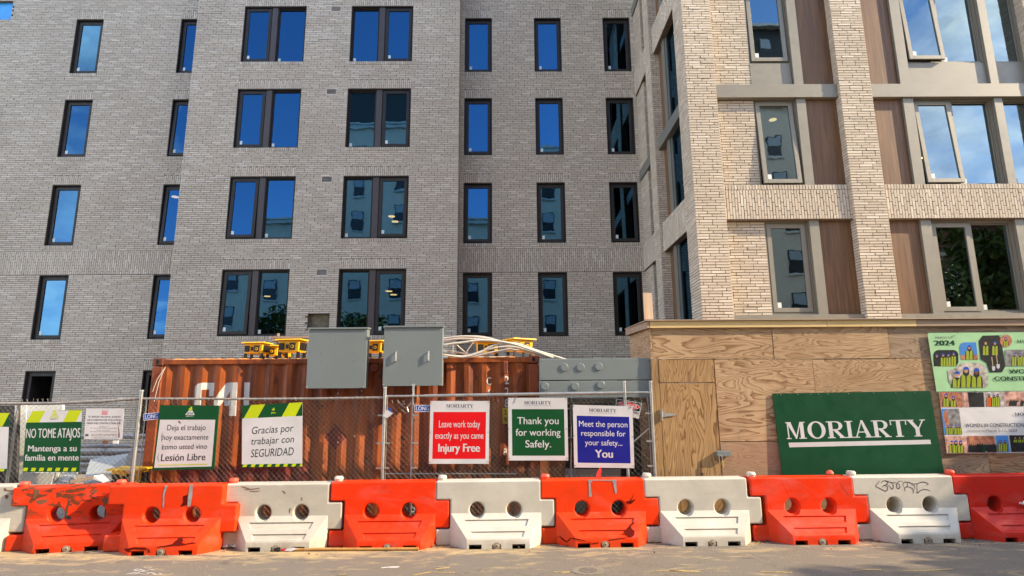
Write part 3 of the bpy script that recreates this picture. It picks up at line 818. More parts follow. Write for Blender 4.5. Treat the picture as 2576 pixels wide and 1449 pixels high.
# ---- wing D: side wall (faces left)
q = wall_part(PS, 15.82, 16.42, 0, ZT, [], 'brick_pier'); bk = Bricks(); courses(bk, PS, 15.82, 16.42, 2.6, 16.2); bk.build('brickwork', q)
for Y0, pn in ((15.82, (0, -1, 0)), (16.42, (0, 1, 0))):
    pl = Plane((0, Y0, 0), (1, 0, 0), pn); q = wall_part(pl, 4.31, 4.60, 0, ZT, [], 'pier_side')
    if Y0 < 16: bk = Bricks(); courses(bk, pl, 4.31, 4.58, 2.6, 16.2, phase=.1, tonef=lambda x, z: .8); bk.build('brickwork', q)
wall_part(PSr, 13.42, 15.82, 0, ZT, [], 'bay_wall', mat='plain_wall'); wall_part(PSr, 16.42, 18.35, 0, ZT, [], 'bay_wall', mat='plain_wall')
q = wall_part(PSn, 17.35, 18.33, 0, ZT, [], 'brick_wall'); bk = Bricks(); courses(bk, PSn, 17.35, 18.31, 2.6, 16.2); bk.build('brickwork', q)
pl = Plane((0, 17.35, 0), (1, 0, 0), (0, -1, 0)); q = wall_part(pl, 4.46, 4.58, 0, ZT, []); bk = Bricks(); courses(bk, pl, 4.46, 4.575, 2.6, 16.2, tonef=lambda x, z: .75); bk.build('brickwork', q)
for (y0, y1) in ((13.425, 15.815), (16.425, 18.29)):
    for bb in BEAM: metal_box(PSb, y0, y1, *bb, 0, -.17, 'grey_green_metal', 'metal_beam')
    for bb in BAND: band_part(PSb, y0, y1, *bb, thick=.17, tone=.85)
for z0, z1 in ((2.6, 5.92), (6.77, 8.97), (9.32, 12.02), (12.87, 15.07)):
    for (a, b, m_, d, nm) in ((15.27, 15.81, 'walnut_cladding', .02, 'timber_panel'), (15.0, 15.26, 'grey_green_metal', .09, 'metal_fin')):
        metal_box(PSr, a, b, z0, z1, d, .002, m_, nm)
    for a, b in ((13.43, 14.98), (16.44, 17.33)):
        mb = MB().mat('bronze_frame' if a > 16 else 'grey_green_metal')
        for (c, d) in ((a, a+.07), (b-.07, b)):
            q = [PSr(c, z0, .05), PSr(d, z0, .05), PSr(d, z0, .002), PSr(c, z0, .002)]; mb.hexa(q, [Vector(p)+Vector((0, 0, z1-z0)) for p in q])
        fr_ = mb.build('side_window', bld)
        mb = MB().mat('tinted_glass'); mb.face([PSr(a+.07, z0, .02), PSr(b-.07, z0, .02), PSr(b-.07, z1, .02), PSr(a+.07, z1, .02)]); mb.build('pane', fr_)
# the building's mass above and behind (plain walls beyond the frame)
mb = MB().mat('plain_wall')
mb.box((-24, 18.5, 0), (-19.62, 26, 24)); mb.box((-24, 18.45, 16.6), (4.31, 26, 24)); mb.box((-10.42, 17.70, 17.6), (-1.59, 18.44, 24))
mb.box((4.32, 12.74, 17.61), (13.45, 26, 33)); mb.box((13.46, 12.74, 0), (46, 26, 33)); mb.box((-24, 20.1, 0), (13.4, 20.3, 16.6))  # unseen right-hand block raised to keep the sun off the left wings
mb.mat('plain_wall'); mb.box((4.70, 15.1, .0), (12.7, 18.2, 17.5))
mb.build('wall_mass', bld)
# small lit downlights seen through the glass
def lamp(px, py, Y, r=.05):
    c = at(px, py, Y); mb = MB().mat('lamp_glow'); mb.cyl(c, c+Vector((0, 0, .015)), r, 14); mb.build('ceiling_light', bld)
for px, py, Y, r in ((441, 496, 18.75, .12), (985, 545, 18.2, .11), (994, 558, 18.3, .11), (978, 733, 18.2, .11), (990, 742, 18.3, .11), (672, 746, 18.2, .10), (1944, 302, 13.5, .09), (2324, 397, 13.3, .045)): lamp(px, py, Y, r)

# ================================================================== WHAT THE WINDOWS REFLECT: the far side of the street
paint('cream_brick', (.74, .66, .54), .85, var=.06, scale=2)
paint('cornice_white', (.66, .66, .62), .7)
paint('slate_mansard', (.030, .034, .034), .6, var=.2)
paint('red_brown_brick', (.14, .050, .036), .85, var=.2)
paint('stone_band', (.42, .36, .30), .8)
paint('dark_sash', (.03, .035, .04), .3)
paint('window_blind', (.40, .46, .50), .6)
paint('bark', (.09, .065, .05), .9, var=.3)
def leaf_mat(name, a, b_):
    mt, t, b = newmat(name)
    g = N(t, 'ShaderNodeNewGeometry'); L(t, mixc(t, g.outputs['Random Per Island'], a, b_), b.inputs['Base Color']); b.inputs['Roughness'].default_value = .6
leaf_mat('leaves', (.040, .075, .015), (.13, .17, .030))
def facade_house(x0, x1, h, y, mat, label, mansard=False, bands=False, wn_=(1.0, 1.7), step=2.6, floor=3.1):
    t = empty('street_building', label, 'building', ((x0+x1)/2, y-6, 0))
    mb = MB().mat(mat); mb.box((x0, y-12, 0), (x1, y, h)); mb.build('wall', t)
    mb = MB().mat('cornice_white' if not bands else 'stone_band'); mb.box((x0-.02, y+.002, h-.45), (x1+.02, y+.30, h-.1)); mb.box((x0-.02, y+.003, h-.10), (x1+.02, y+.42, h+.05)); mb.build('cornice', t)
    if bands:
        mb = MB().mat('stone_band')
        for k in range(1, int(h/floor)): mb.box((x0, y+.002, k*floor+.1), (x1, y+.10, k*floor+.34))
        mb.build('stone_band', t)
    if mansard:
        mb = MB().mat('slate_mansard'); mb.hexa([(x0, y-8, h+.06), (x1, y-8, h+.06), (x1, y-.02, h+.06), (x0, y-.02, h+.06)], [(x0, y-7, h+4.4), (x1, y-7, h+4.4), (x1, y-1.2, h+4.4), (x0, y-1.2, h+4.4)]); mb.build('mansard_roof', t)
        mb = MB().mat('cornice_white'); mb.box((x0-.05, y-1.5, h+4.4), (x1+.05, y-.6, h+4.7)); mb.build('roof_cornice', t)
    n = max(1, int((x1-x0-1)/step)); sp_ = (x1-x0)/n
    mf = MB().mat('dark_sash'); mf.box((0, .004, 0), (wn_[0], .05, wn_[1])); mfd = mf.data('window')
    mp_ = MB().mat('window_blind'); mp_.box((.07, .055, wn_[1]*.5+.04), (wn_[0]-.07, .07, wn_[1]-.07)); mpd = mp_.data('blind')
    ms = MB().mat('cornice_white' if not bands else 'stone_band'); ms.box((-.08, .004, -.14), (wn_[0]+.08, .12, -.01)); msd = ms.data('window_sill')
    for k in range(int((h+(4 if mansard else 0))/floor)):
        for i in range(n):
            z = 1.1+k*floor; yy = y if z+1.7 < h-.5 else y-.62
            if h-2.1 < z < h+.5: continue
            x = x0+(i+.5)*sp_-wn_[0]/2
            a = bpy.data.objects.new('window', mfd); COL.objects.link(a); a.parent = t; a.location = Vector((x, yy, z))-Vector(t.location)
            for nm, d in (('blind', mpd), ('window_sill', msd)):
                c = bpy.data.objects.new(nm, d); COL.objects.link(c); c.parent = a
facade_house(-26, -15.2, 17.6, -14, 'cream_brick', 'low cream building across the street, mirrored in the left windows')
facade_house(-15.1, -8.0, 26.6, -14, 'cream_brick', 'tall cream building with dark mansard roof across the street', mansard=True)
facade_house(-7.9, 1.6, 20.6, -14.6, 'cream_brick', 'middle cream building with white cornice across the street')
facade_house(1.8, 9.4, 24.6, -13.6, 'cream_brick', 'cream building with four tall bays across the street')
facade_house(9.6, 25, 27.5, -14, 'cream_brick', 'broad cream building with mansard roof at the right across the street', mansard=True)
facade_house(27, 50, 15.5, -18, 'red_brown_brick', 'red brown brick building with stone bands across the street', bands=True, wn_=(1.3, 1.8), step=2.9)

rt = random.Random(5)
lv = MB().mat('leaves')
def leaf_cloud(mbx, cx, cy, cz, rx, ry, rz, n, size):
    for _ in range(n):
        while True:
            a, b, c = rt.uniform(-1, 1), rt.uniform(-1, 1), rt.uniform(-1, 1)
            if a*a+b*b+c*c < 1: break
        k = (a*a+b*b+c*c)**.5; f = .55+.45*k
        p = Vector((cx+a*rx*f/max(k, .3)*k, cy+b*ry, cz+c*rz))
        d = Vector((rt.uniform(-1, 1), rt.uniform(-1, 1), rt.uniform(-1, 1))).normalized(); e = d.orthogonal().normalized()
        s = size*rt.uniform(.6, 1.3)
        mbx.face([p-d*s, p+e*s*.5, p+d*s, p-e*s*.5])
for _ in range(26): 
    a = rt.uniform(0, 6.28); q = rt.uniform(.1, 1)**.6
    leaf_cloud(lv, math.cos(a)*1.75*q, math.sin(a)*1.7*q, 4.0+rt.uniform(-1.9, 2.4)*(1.15-.5*q), .75, .75, .6, 210, .12)
crown_data = lv.data('crown')
mb = MB().mat('bark'); mb.tube([(0, 0, 0), (.03, .02, 1.2), (-.04, .05, 2.4), (.05, 0, 3.6), (0, .1, 5.2)], .13, 8)
for a in range(7):
    an = a*.9; mb.tube([(0, .03, 2.3+a*.25), (math.cos(an)*.5, math.sin(an)*.5, 3.0+a*.3), (math.cos(an)*1.2, math.sin(an)*1.2, 3.7+a*.3)], .045, 5)
trunk_data = mb.data('trunk')
def tree(x, y, s, rz, label, sz=None):
    t = empty('street_tree', label, 'tree', (x, y, 0), rz, 'street trees across from the site')
    for nm, d in (('crown', crown_data), ('trunk', trunk_data)):
        o = bpy.data.objects.new(nm, d); COL.objects.link(o); o.parent = t
        o.scale = (s, s, sz or s)
tree(-16.8, -5.0, 1.35, .3, 'leafy street tree mirrored in the lower left windows')
tree(-11.0, -4.6, 1.30, 1.7, 'leafy street tree mirrored in the lower middle window')
tree(14.6, -6, 1.05, 2.6, 'small street tree mirrored in the lowest right window')
tree(22.5, -6, 1.5, 4.1, 'big street tree in front of the red brown building')
tree(29.5, -7, 1.5, 5.1, 'far street tree in front of the red brown building')
tree(20.2, 4.3, 1.5, .9, 'street tree beside the road that shades its right end')

# ================================================================== HOARDING
YH = 8.9
hoard = empty('plywood_hoarding', 'plywood site hoarding with a plank cap at the right', 'hoarding', (6.5, YH, 0))
zH = at(2000, 822, YH).z        # underside of the cap boards
def sheet(x0, x1, z0, z1, mt_='plywood', y=YH, nm='plywood_sheet', t=.018):
    mb = MB().mat(mt_); mb.box((x0+.004, y, z0+.004), (x1-.004, y+t, z1-.004)); return mb.build(nm, hoard)
XL = at(1642, 900, YH).x
zr1 = 2.497; zr2 = zr1-1.22
X1 = at(1944, 860, YH).x; X2 = at(2236, 860, YH).x; X3 = at(2053, 1000, YH).x; Xd = at(1798, 930, YH).x
sheet(XL, X1, zr1, zH); sheet(X1, X2, zr1-.006, zH, y=YH-.004); sheet(X2, X2+2.44, zr1-.004, zH, 'plywood_weathered', y=YH+.002); sheet(X2+2.44, X2+4.88, zr1, zH); sheet(X2+4.88, X2+7.3, zr1, zH)
sheet(Xd, X3, zr2, zr1); sheet(X3, X3+2.44, zr2, zr1-.006, 'plywood', y=YH+.003); sheet(X3+2.44, X3+4.88, zr2, zr1); sheet(X3+4.88, X3+7.32, zr2, zr1)
Xe = at(1816, 1180, YH).x; Xg = at(2492, 1180, YH).x
sheet(Xe, Xe+1.55, .03, zr2-.003, 'plywood_grey'); sheet(Xe+1.55, Xg, .03, zr2-.003, 'plywood_weathered'); sheet(Xg, Xg+2.44, .03, zr2-.003, 'plywood', y=YH+.003); sheet(Xg+2.44, Xg+4.88, .03, zr2, 'plywood')
# framing behind the sheets
mb = MB().mat('weathered_lumber')
for k in range(9): mb.box((XL+.1+k*1.22, YH+.024, 0), (XL+.14+k*1.22, YH+.11, zH))
mb.build('stud', hoard, kind='stuff')
# narrow strip, transom sheet, door
Xs0 = at(1642, 1000, YH).x; Xs1 = at(1665, 1060, YH).x; zt = at(1700, 963, YH).z
mb = MB().mat('plywood_door'); mb.box((Xs0, YH-.004, .03), (Xs1-.006, YH+.016, zr1-.004)); mb.build('plywood_strip', hoard)
mb = MB().mat('plywood_door'); mb.box((Xs1, YH-.010, zt+.008), (Xd-.012, YH+.010, zr1-.005)); mb.build('plywood_transom', hoard)
mb = MB().mat('plywood_door'); mb.box((Xs1, YH-.006, .05), (Xd-.012, YH+.016, zt-.004)); door = mb.build('door', hoard)
hz = at(1672, 1043, YH).z; hx = Xs1-.002
mb = MB().mat('bright_zinc'); mb.box((hx-.018, YH-.022, hz-.085), (hx+.010, YH-.012, hz+.085)); mb.cyl((hx+.004, YH-.026, hz-.085), (hx+.004, YH-.026, hz+.085), .009, 8)
mb.prism([(hx+.012, YH-.020, hz+.035), (hx+.012, YH-.020, hz-.035), (hx+.20, YH-.020, hz-.012), (hx+.215, YH-.020, hz), (hx+.20, YH-.020, hz+.012)], (0, .006, 0)); mb.build('hinge', door)
lp = at(1814, 1141, YH)
mb = MB().mat('cabinet_grey'); mb.box((lp.x-.085, YH-.075, lp.z-.035), (lp.x+.12, YH-.012, lp.z+.042)); bevelled(mb.build('latch_cover', door), .005)
mb = MB().mat('bright_zinc'); c = Vector((lp.x-.04, YH-.085, lp.z-.03)); mb.tube([c+Vector((-.022, 0, -.10)), c+Vector((-.024, 0, -.01)), c+Vector((-.012, 0, .012)), c+Vector((.008, 0, .010)), c+Vector((.018, 0, -.01)), c+Vector((.020, 0, -.07))], .005, 6)
pad = mb.build('padlock', door); mb = MB().mat('padlock_brass'); mb.box((c.x+.004, c.y-.012, c.z-.125), (c.x+.038, c.y+.012, c.z-.07)); mb.cyl((c.x+.021, c.y, c.z-.12), (c.x+.028, c.y-.002, c.z-.155), .008, 8)
bevelled(mb.build('padlock_body', door), .004)
# cap boards, roof sheet, splayed left side
def board(a, b, h, m, nm, t=.038, y=0):
    mb = MB().mat(m); a = Vector(a); b = Vector(b); n = (b-a).cross(Vector((0, 0, 1))).normalized()*t
    mb.hexa([a, b, b-n, a-n], [p+Vector((0, 0, h)) for p in (a, b, b-n, a-n)]); return bevelled(mb.build(nm, hoard), .003, 1)
zc = zH-.01; cuts = [XL-.03, at(2080, 815, YH-.04).x, at(2212, 812, YH).x+.55, 9.9, 13.6]
for i in range(len(cuts)-1): board((cuts[i]+.002, YH-.045, zc), (cuts[i+1]-.002, YH-.045, zc), .105 if i != 2 else .099, 'fresh_lumber' if i in (0, 1) else ('weathered_lumber' if i == 2 else 'fresh_lumber'), 'cap_board')
sl0 = Vector((XL, YH, 0)); sl1 = Vector((XL-.10, YH+1.05, 0))
mb = MB().mat('plywood'); n_ = (sl1-sl0).cross(Vector((0, 0, 1))).normalized()*.018
mb.hexa([sl0, sl1, sl1-n_, sl0-n_], [p+Vector((0, 0, zH-.002)) for p in (sl0, sl1, sl1-n_, sl0-n_)]); mb.build('plywood_side', hoard)
board(sl0+Vector((-.035, -.045, zc)), sl1+Vector((-.05, 0, zc)), .10, 'weathered_lumber', 'cap_board')
mb = MB().mat('weathered_lumber'); zt_ = zc+.108; rf = [(XL-.09, YH-.075, zt_), (13.8, YH-.075, zt_), (13.8, 12.6, zt_), (XL+.95, 12.6, zt_), (sl1.x-.09, sl1.y+.03, zt_)]; mb.prism(rf, (0, 0, .016)); mb.build('roof_sheet', hoard)
mb = MB().mat('post_lumber'); pa = at(1622, 803, YH+.5); pb = at(1618, 736, YH+.5); pc = at(1640, 737, YH+.5); pd = at(1644, 803, YH+.5)
mb.hexa([pa, pd, pd+Vector((0, .038, 0)), pa+Vector((0, .038, 0))], [pb, pc, pc+Vector((0, .038, 0)), pb+Vector((0, .038, 0))]); thing(mb, 'lumber_post', 'short pale lumber post sticking up over the hoarding corner', 'post')
# nail heads and knots of the sheets
mb = MB().mat('dark_gap')
for px, py in ((2020, 840), (2020, 868), (2024, 881), (1925, 868), (1905, 868), (1945, 875), (1944, 885), (1893, 984), (1897, 1007), (1898, 943), (1918, 958), (1896, 916), (1870, 1047), (1890, 1055), (1815, 960), (2060, 958), (2225, 956), (2240, 1128), (2290, 864), (2215, 990), (2220, 1080), (2295, 1160), (2480, 1020)):
    c = at(px, py, YH-.0065); mb.cyl(c, c+Vector((0, .002, 0)), .007, 7)
mb.build('nail_head', hoard, kind='stuff')

# ---- company board leaning on the hoarding
bp = Panel(at(1943, 990, YH-.024), at(2340, 983, YH-.024), at(2375, 1190, YH-.050), at(1969, 1197, YH-.050))
o = bp.board(.012); o.mats = []; o.mat('sign_deep_green')
sg = thing(o, 'company_sign', 'large dark green board reading MORIARTY with a white underline', 'sign')
bp.serif(.495, .560, .205, .88, 'sign_white', sg, slope=-.004)
bp.poly([(.062, .606), (.948, .600), (.950, .652), (.064, .662)], 'sign_white', sg, 'underline')
mb = MB().mat('bright_zinc')
for u in (.03, .05, .16, .24, .29, .35, .48, .64, .78, .9): c = bp.at(u, .018, .001); mb.cyl(c, c+bp.n*.003, .006, 6)
mb.build('screw', sg, kind='stuff')

# ================================================================== SHIPPING CONTAINER
YC = 9.2
cx0, cx1, cH = at(385, 905, YC).x, at(385, 905, YC).x+6.058, 2.591
con = empty('shipping_container', 'orange rusty shipping container with white letters behind the fence', 'container', ((cx0+cx1)/2, YC+1.2, 0))
def wbox(a, b, m, nm, par, w=0): 
    o = MB().mat(m).box(a, b).build(nm, par); return bevelled(o, w, 1) if w else o
PWD = .16
for x in (cx0, cx1-PWD):
    wbox((x, YC, .12), (x+PWD, YC+.14, cH-.13), 'container_post', 'corner_post', con, .012)
    for z in (0, cH-.118):
        o = wbox((x-.006, YC-.006, z), (x+PWD+.006, YC+.165, z+.118), 'container_post', 'corner_casting', con, .012)
        if z: MB().mat('dark_gap').prism([(x+.08+.030*math.cos(q)*.9, YC-.0085, z+.062+.038*math.sin(q)) for q in [k*.5236 for k in range(12)]], (0, .002, 0)).build('casting_hole', o)
wbox((cx0+PWD, YC+.004, cH-.10), (cx1-PWD, YC+.06, cH-.022), 'container_orange', 'top_rail', con, .006)
wbox((cx0+PWD, YC+.004, .02), (cx1-PWD, YC+.10, .17), 'container_orange', 'bottom_rail', con, .006)
# corrugated side
mb = MB().mat('container_orange'); pitch = .278; x = cx0+PWD; prof = []
while x < cx1-PWD-.001:
    for dx, dy in ((0, .010), (.070, .010), (.139, .046), (.209, .046)): prof.append((min(x+dx, cx1-PWD), YC+.010+dy))
    x += pitch
prof.append((cx1-PWD, YC+.02))
zs = [.17, .55, cH-.10]
def corr_y(x):
    for (a, ya), (b, yb) in zip(prof, prof[1:]):
        if a <= x <= b and b > a: return ya+(yb-ya)*(x-a)/(b-a)
    return YC+.03
zm_ = at(600, 1170, YC).z
for (a, ya), (b, yb) in zip(prof, prof[1:]):
    mb.mat('container_maroon' if a < at(1080, 1180, YC).x and False else 'container_orange'); mb.face([(a, ya, .17), (b, yb, .17), (b, yb, cH-.10), (a, ya, cH-.10)])
mb.build('side_wall', con)
def on_side(pts, m, nm, d=.0025):
    """paint following the corrugation: pts is a polygon in x,z; sliced into strips along the folds"""
    mb = MB().mat(m); xs = sorted({p[0] for p in prof})
    x0 = min(p[0] for p in pts); x1 = max(p[0] for p in pts)
    cuts = [x0]+[x for x in xs if x0 < x < x1]+[x1]
    def clip(poly, lim, sgn):
        out = []
        for i in range(len(poly)):
            p, q = poly[i], poly[(i+1) % len(poly)]; ip = (p[0]-lim)*sgn >= -1e-9; iq = (q[0]-lim)*sgn >= -1e-9
            if ip: out.append(p)
            if ip != iq: t = (lim-p[0])/(q[0]-p[0]); out.append((lim, p[1]+(q[1]-p[1])*t))
        return out
    for a, b in zip(cuts, cuts[1:]):
        pl = clip(clip(pts, a, 1), b, -1)
        if len(pl) > 2 and b-a > 1e-5: mb.face([(x, corr_y(min(max(x, a+1e-6), b-1e-6))-d, z) for x, z in pl])
    return mb.build(nm, con)
def cp(px, py): p = at(px, py, YC+.03); return (p.x, p.z)
def crop_pt(x0, y0, s): return lambda x, y: cp((x0+x/s)/1.5652, (y0+y/s)/1.5652)
k = crop_pt(560, 1400, 2.898)
on_side([cp(385+60, 1172), cp(780, 1172), cp(780, 1240), cp(385+60, 1240)], 'container_maroon', 'dark_red_band', .002)  # darker red strip low along the container side
on_side([k(600, 500), k(597, 400), k(640, 385), k(680, 400), k(672, 565), k(590, 565), k(590, 530)], 'white_lettering', 'big_letter', .003)
on_side([k(597, 401), k(606, 350), k(640, 322), k(690, 310), k(828, 310), k(826, 388), k(690, 388), k(680, 399)], 'white_lettering', 'big_letter', .0036)
on_side([k(756, 387), k(826, 387), k(815, 464), k(752, 464)], 'white_lettering', 'big_letter', .0042)
on_side([k(945, 320), k(985, 307), k(1092, 307), k(1088, 400), k(1003, 400)], 'white_lettering', 'big_letter', .003)
on_side([k(945, 320), k(1003, 400), k(875, 590), k(822, 565), k(826, 505)], 'white_lettering', 'big_letter', .0036)
on_side([k(1003, 399), k(1088, 399), k(1072, 688), k(988, 688)], 'white_lettering', 'big_letter', .0042)
on_side([k(930, 512), k(1000, 512), k(996, 574), k(928, 574)], 'white_lettering', 'big_letter', .0048)
on_side([k(1160, 306), k(1230, 306), k(1218, 572), k(1148, 572)], 'white_lettering', 'big_letter', .003)
# vertical owner code and number on the right
def col_text(chars, px, py0, dpy, hpx, m='white_lettering'):
    for i, ch in enumerate(chars):
        vs, fs, x0, x1 = glyphs(ch, .012); c = at(px, py0+dpy*i, YC+.02); h = hpx/168; mb = MB().mat(m); w = min(h*.6, (x1-x0)*h/.7*.8)
        pts = [(c.x+((a-x0)/(x1-x0)-.5)*w, 0, c.z+b*h/.70) for a, b in vs]
        mb.mesh([(x, corr_y(x)-.006, z) for x, y, z in pts], fs); mb.build('lettering', con)
col_text('CAI', 1230, 968, 31, 20); col_text('2281', 1275, 966, 29, 21)
p = at(1270, 1040, YC)
col_text('8', 1271, 1145, 30, 17); 
for i, (px, py, w_, h_, m) in enumerate(((1271, 1046, .085, .24, 'plate_yellow'),)):
    c = at(px, py, YC); MB().mat(m).box((c.x-w_/2, YC-.006, c.z-h_/2), (c.x+w_/2, YC-.001, c.z+h_/2)).build('height_plate', con)
    for j, ch in enumerate('29'):
        vs, fs, x0, x1 = glyphs(ch, .01); mb = MB().mat('ink_black'); mb.mesh([(c.x+((a-x0)/(x1-x0)-.5)*.05, YC-.008, c.z+.02-j*.11+b*.1) for a, b in vs], fs); mb.build('lettering', con)
# diamond mark, rivets, lashing box, pipe stub
d = at(842, 1100, YC); on_side([(d.x-.17, d.z), (d.x, d.z-.20), (d.x+.17, d.z), (d.x, d.z+.20)], 'diamond_red', 'diamond_mark', .004)
mb = MB().mat('galvanised')
for px, py in ((909, 983), (849, 1113), (849, 990), (891, 1097), (1151, 1165)): c = at(px, py, YC); mb.cyl((c.x, corr_y(c.x)-.008, c.z), (c.x, corr_y(c.x)+.002, c.z), .012, 8)
mb.build('rivet', con, kind='stuff')
c = at(1272, 924, YC-.03); wbox((c.x-.034, YC-.04, c.z-.10), (c.x+.034, YC+.012, c.z+.10), 'container_post', 'vent_cover', con, .01)
c = at(943, 925, YC); MB().mat('container_post').cyl((c.x, YC-.075, c.z), (c.x, YC+.03, c.z), .055, 16).build('pipe_stub', con, smooth=True)
c0 = at(943, 925, YC-.076); MB().mat('container_maroon').cyl((c0.x, YC-.0775, c0.z), (c0.x, YC-.074, c0.z), .047, 16).build('stub_face', con)
# roof with its pressed ribs
mb = MB().mat('roof_orange'); mb.box((cx0+.02, YC+.07, cH-.06), (cx1-.02, YC+2.40, cH-.04)); mb.build('roof', con)
x = cx0+.24
rb = MB().mat('roof_orange'); rb.hexa([(0, 0, 0), (.165, 0, 0), (.165, 2.2, 0), (0, 2.2, 0)], [(.04, .04, .038), (.125, .04, .038), (.125, 2.16, .038), (.04, 2.16, .038)]); rbd = rb.data('roof_rib')
while x < cx1-.3:
    o = bpy.data.objects.new('roof_rib', rbd); COL.objects.link(o); o.parent = con; o.location = Vector((x, YC+.075, cH-.0395))-Vector(con.location); x += .2045
wbox((cx0, YC+.17, 0), (cx0+.04, YC+2.43, cH-.03), 'container_orange', 'end_wall', con); wbox((cx1-.04, YC+.17, 0), (cx1, YC+2.43, cH-.03), 'container_orange', 'end_wall', con)
wbox((cx0+.05, YC+2.40, 0), (cx1-.05, YC+2.438, cH-.03), 'container_orange', 'back_wall', con)
# ropes at the left corner
mb = MB().mat('cable_cream'); a = at(416, 923, YC-.02); mb.tube([a, at(400, 960, YC-.05), at(388, 1010, YC-.08)], .004, 5); mb.tube([a, at(395, 955, YC-.05), at(384, 985, YC-.06)], .004, 5)
thing(mb, 'frayed_rope', 'thin pale rope hanging from the container top left corner', 'rope')

# ================================================================== ELECTRICAL CABINETS on posts
def cabinet(tl, tr, br, bl, Yf, dep, label, handles=False, knock=()):
    c = [at(*p, Yf) for p in (tl, tr, br, bl)]; x0 = (c[0].x+c[3].x)/2; x1 = (c[1].x+c[2].x)/2; z1 = (c[0].z+c[1].z)/2; z0 = (c[2].z+c[3].z)/2
    t = empty('electrical_cabinet', label, 'cabinet', ((x0+x1)/2, Yf+dep/2, z0))
    wbox((x0+.004, Yf+.016, z0+.004), (x1-.004, Yf+dep, z1-.018), 'cabinet_grey', 'housing', t, .003)
    pn = Panel(Vector((x0, Yf, z1-.03)), Vector((x1-.02, Yf, z1-.03)), Vector((x1-.02, Yf, z0)), Vector((x0, Yf, z0)))
    wbox((x0, Yf, z0), (x1, Yf+.014, z1-.034), 'cabinet_grey', 'door', t, .003)
    mb = MB().mat('cabinet_grey'); mb.hexa([(x0-.012, Yf-.022, z1-.030), (x1+.014, Yf-.022, z1-.030), (x1+.014, Yf+dep, z1-.017), (x0-.012, Yf+dep, z1-.017)], [(x0-.012, Yf-.022, z1-.004), (x1+.014, Yf-.022, z1-.004), (x1+.014, Yf+dep, z1+.008), (x0-.012, Yf+dep, z1+.008)]); bevelled(mb.build('rain_hood', t), .003)
    mb = MB().mat('bright_zinc')
    for px in (x0+.02, x1-.03): mb.cyl((px, Yf-.006, z0+.022), (px, Yf, z0+.022), .012, 8)
    mb.build('corner_screw', t, kind='stuff')
    if handles:
        for hx_, hz_ in handles:
            p = at(hx_, hz_, Yf); mb = MB().mat('bright_zinc'); mb.tube([(p.x, Yf, p.z+.075), (p.x, Yf-.028, p.z+.070), (p.x, Yf-.030, p.z), (p.x, Yf-.028, p.z-.060), (p.x, Yf, p.z-.065)], .011, 7); mb.build('handle', t, smooth=True)
    else:
        mb = MB().mat('dark_gap')
        for px, py in ((1263, 1393), (1263, 1426), (1394, 1392), (1393, 1424), (1322, 1346)): p = at(px/1.5652, py/1.5652, Yf-.001); mb.cyl(p, p+Vector((0, -.001, 0)), .006, 7)
        mb.build('screw_hole', t, kind='stuff')
    return t, x0, x1, z0, z1
cabA, ax0, ax1, az0, az1 = cabinet((775, 824), (925, 823), (919, 977), (772, 977), 8.98, .17, 'left one of two plain grey electrical cabinets above the fence')
cabB, bx0, bx1, bz0, bz1 = cabinet((966, 819), (1114, 819), (1112, 971), (963, 971), 8.93, .20, 'right grey electrical cabinet, the one with two small handles', handles=((997, 898), (1079, 897)))
for z in (az0+.15, az1-.25): wbox((ax0+.12, 9.152, z), (ax1-.12, 9.21, z+.04), 'galvanised', 'wall_bracket', cabA)
# wide wireway boxes with knockouts
def wireway(y0px, y1px, disks, label, Yf=8.95):
    a = at(1357, y0px[0], Yf); b = at(1638, y0px[1], Yf); c = at(1638, y1px[1], Yf); d_ = at(1360, y1px[0], Yf)
    z1 = (a.z+b.z)/2; z0 = (c.z+d_.z)/2
    t = empty('wireway_box', label, 'junction box', ((a.x+b.x)/2, Yf+.1, z0), group='long grey wireway boxes beside the container')
    wbox((a.x, Yf, z0+.003), (b.x, Yf+.22, z1-.003), 'cabinet_grey', 'housing', t, .004)
    mb = MB().mat('cabinet_grey'); mb.box((a.x+.004, Yf-.004, z0+.008), (b.x-.004, Yf-.0005, z1-.012)); bevelled(mb.build('front_cover', t), .002, 1)
    for px, py in disks:
        p = at(px, py, Yf-.02); mb = MB().mat('cabinet_grey'); mb.cyl((p.x, Yf-.0045, p.z), (p.x, Yf-.020, p.z), .060, 26); o = mb.build('knockout_cap', t, smooth=True); bevelled(o, .006, 2)
    mb = MB().mat('dark_gap')
    for u in (.02, .86, .98):
        for v in (.12, .88): mb.cyl((a.x+(b.x-a.x)*u, Yf-.0055, z0+(z1-z0)*v), (a.x+(b.x-a.x)*u, Yf-.004, z0+(z1-z0)*v), .006, 7)
    mb.build('screw', t, kind='stuff'); return t
wireway((902, 901), (957, 956), ((1420, 924), (1461, 924), (1507, 922)), 'upper long grey box with three round caps beside the container')
wireway((958, 957), (1003, 1000), ((1371, 972), (1447, 972), (1512, 968)), 'lower long grey box with three round caps, partly behind the rail')

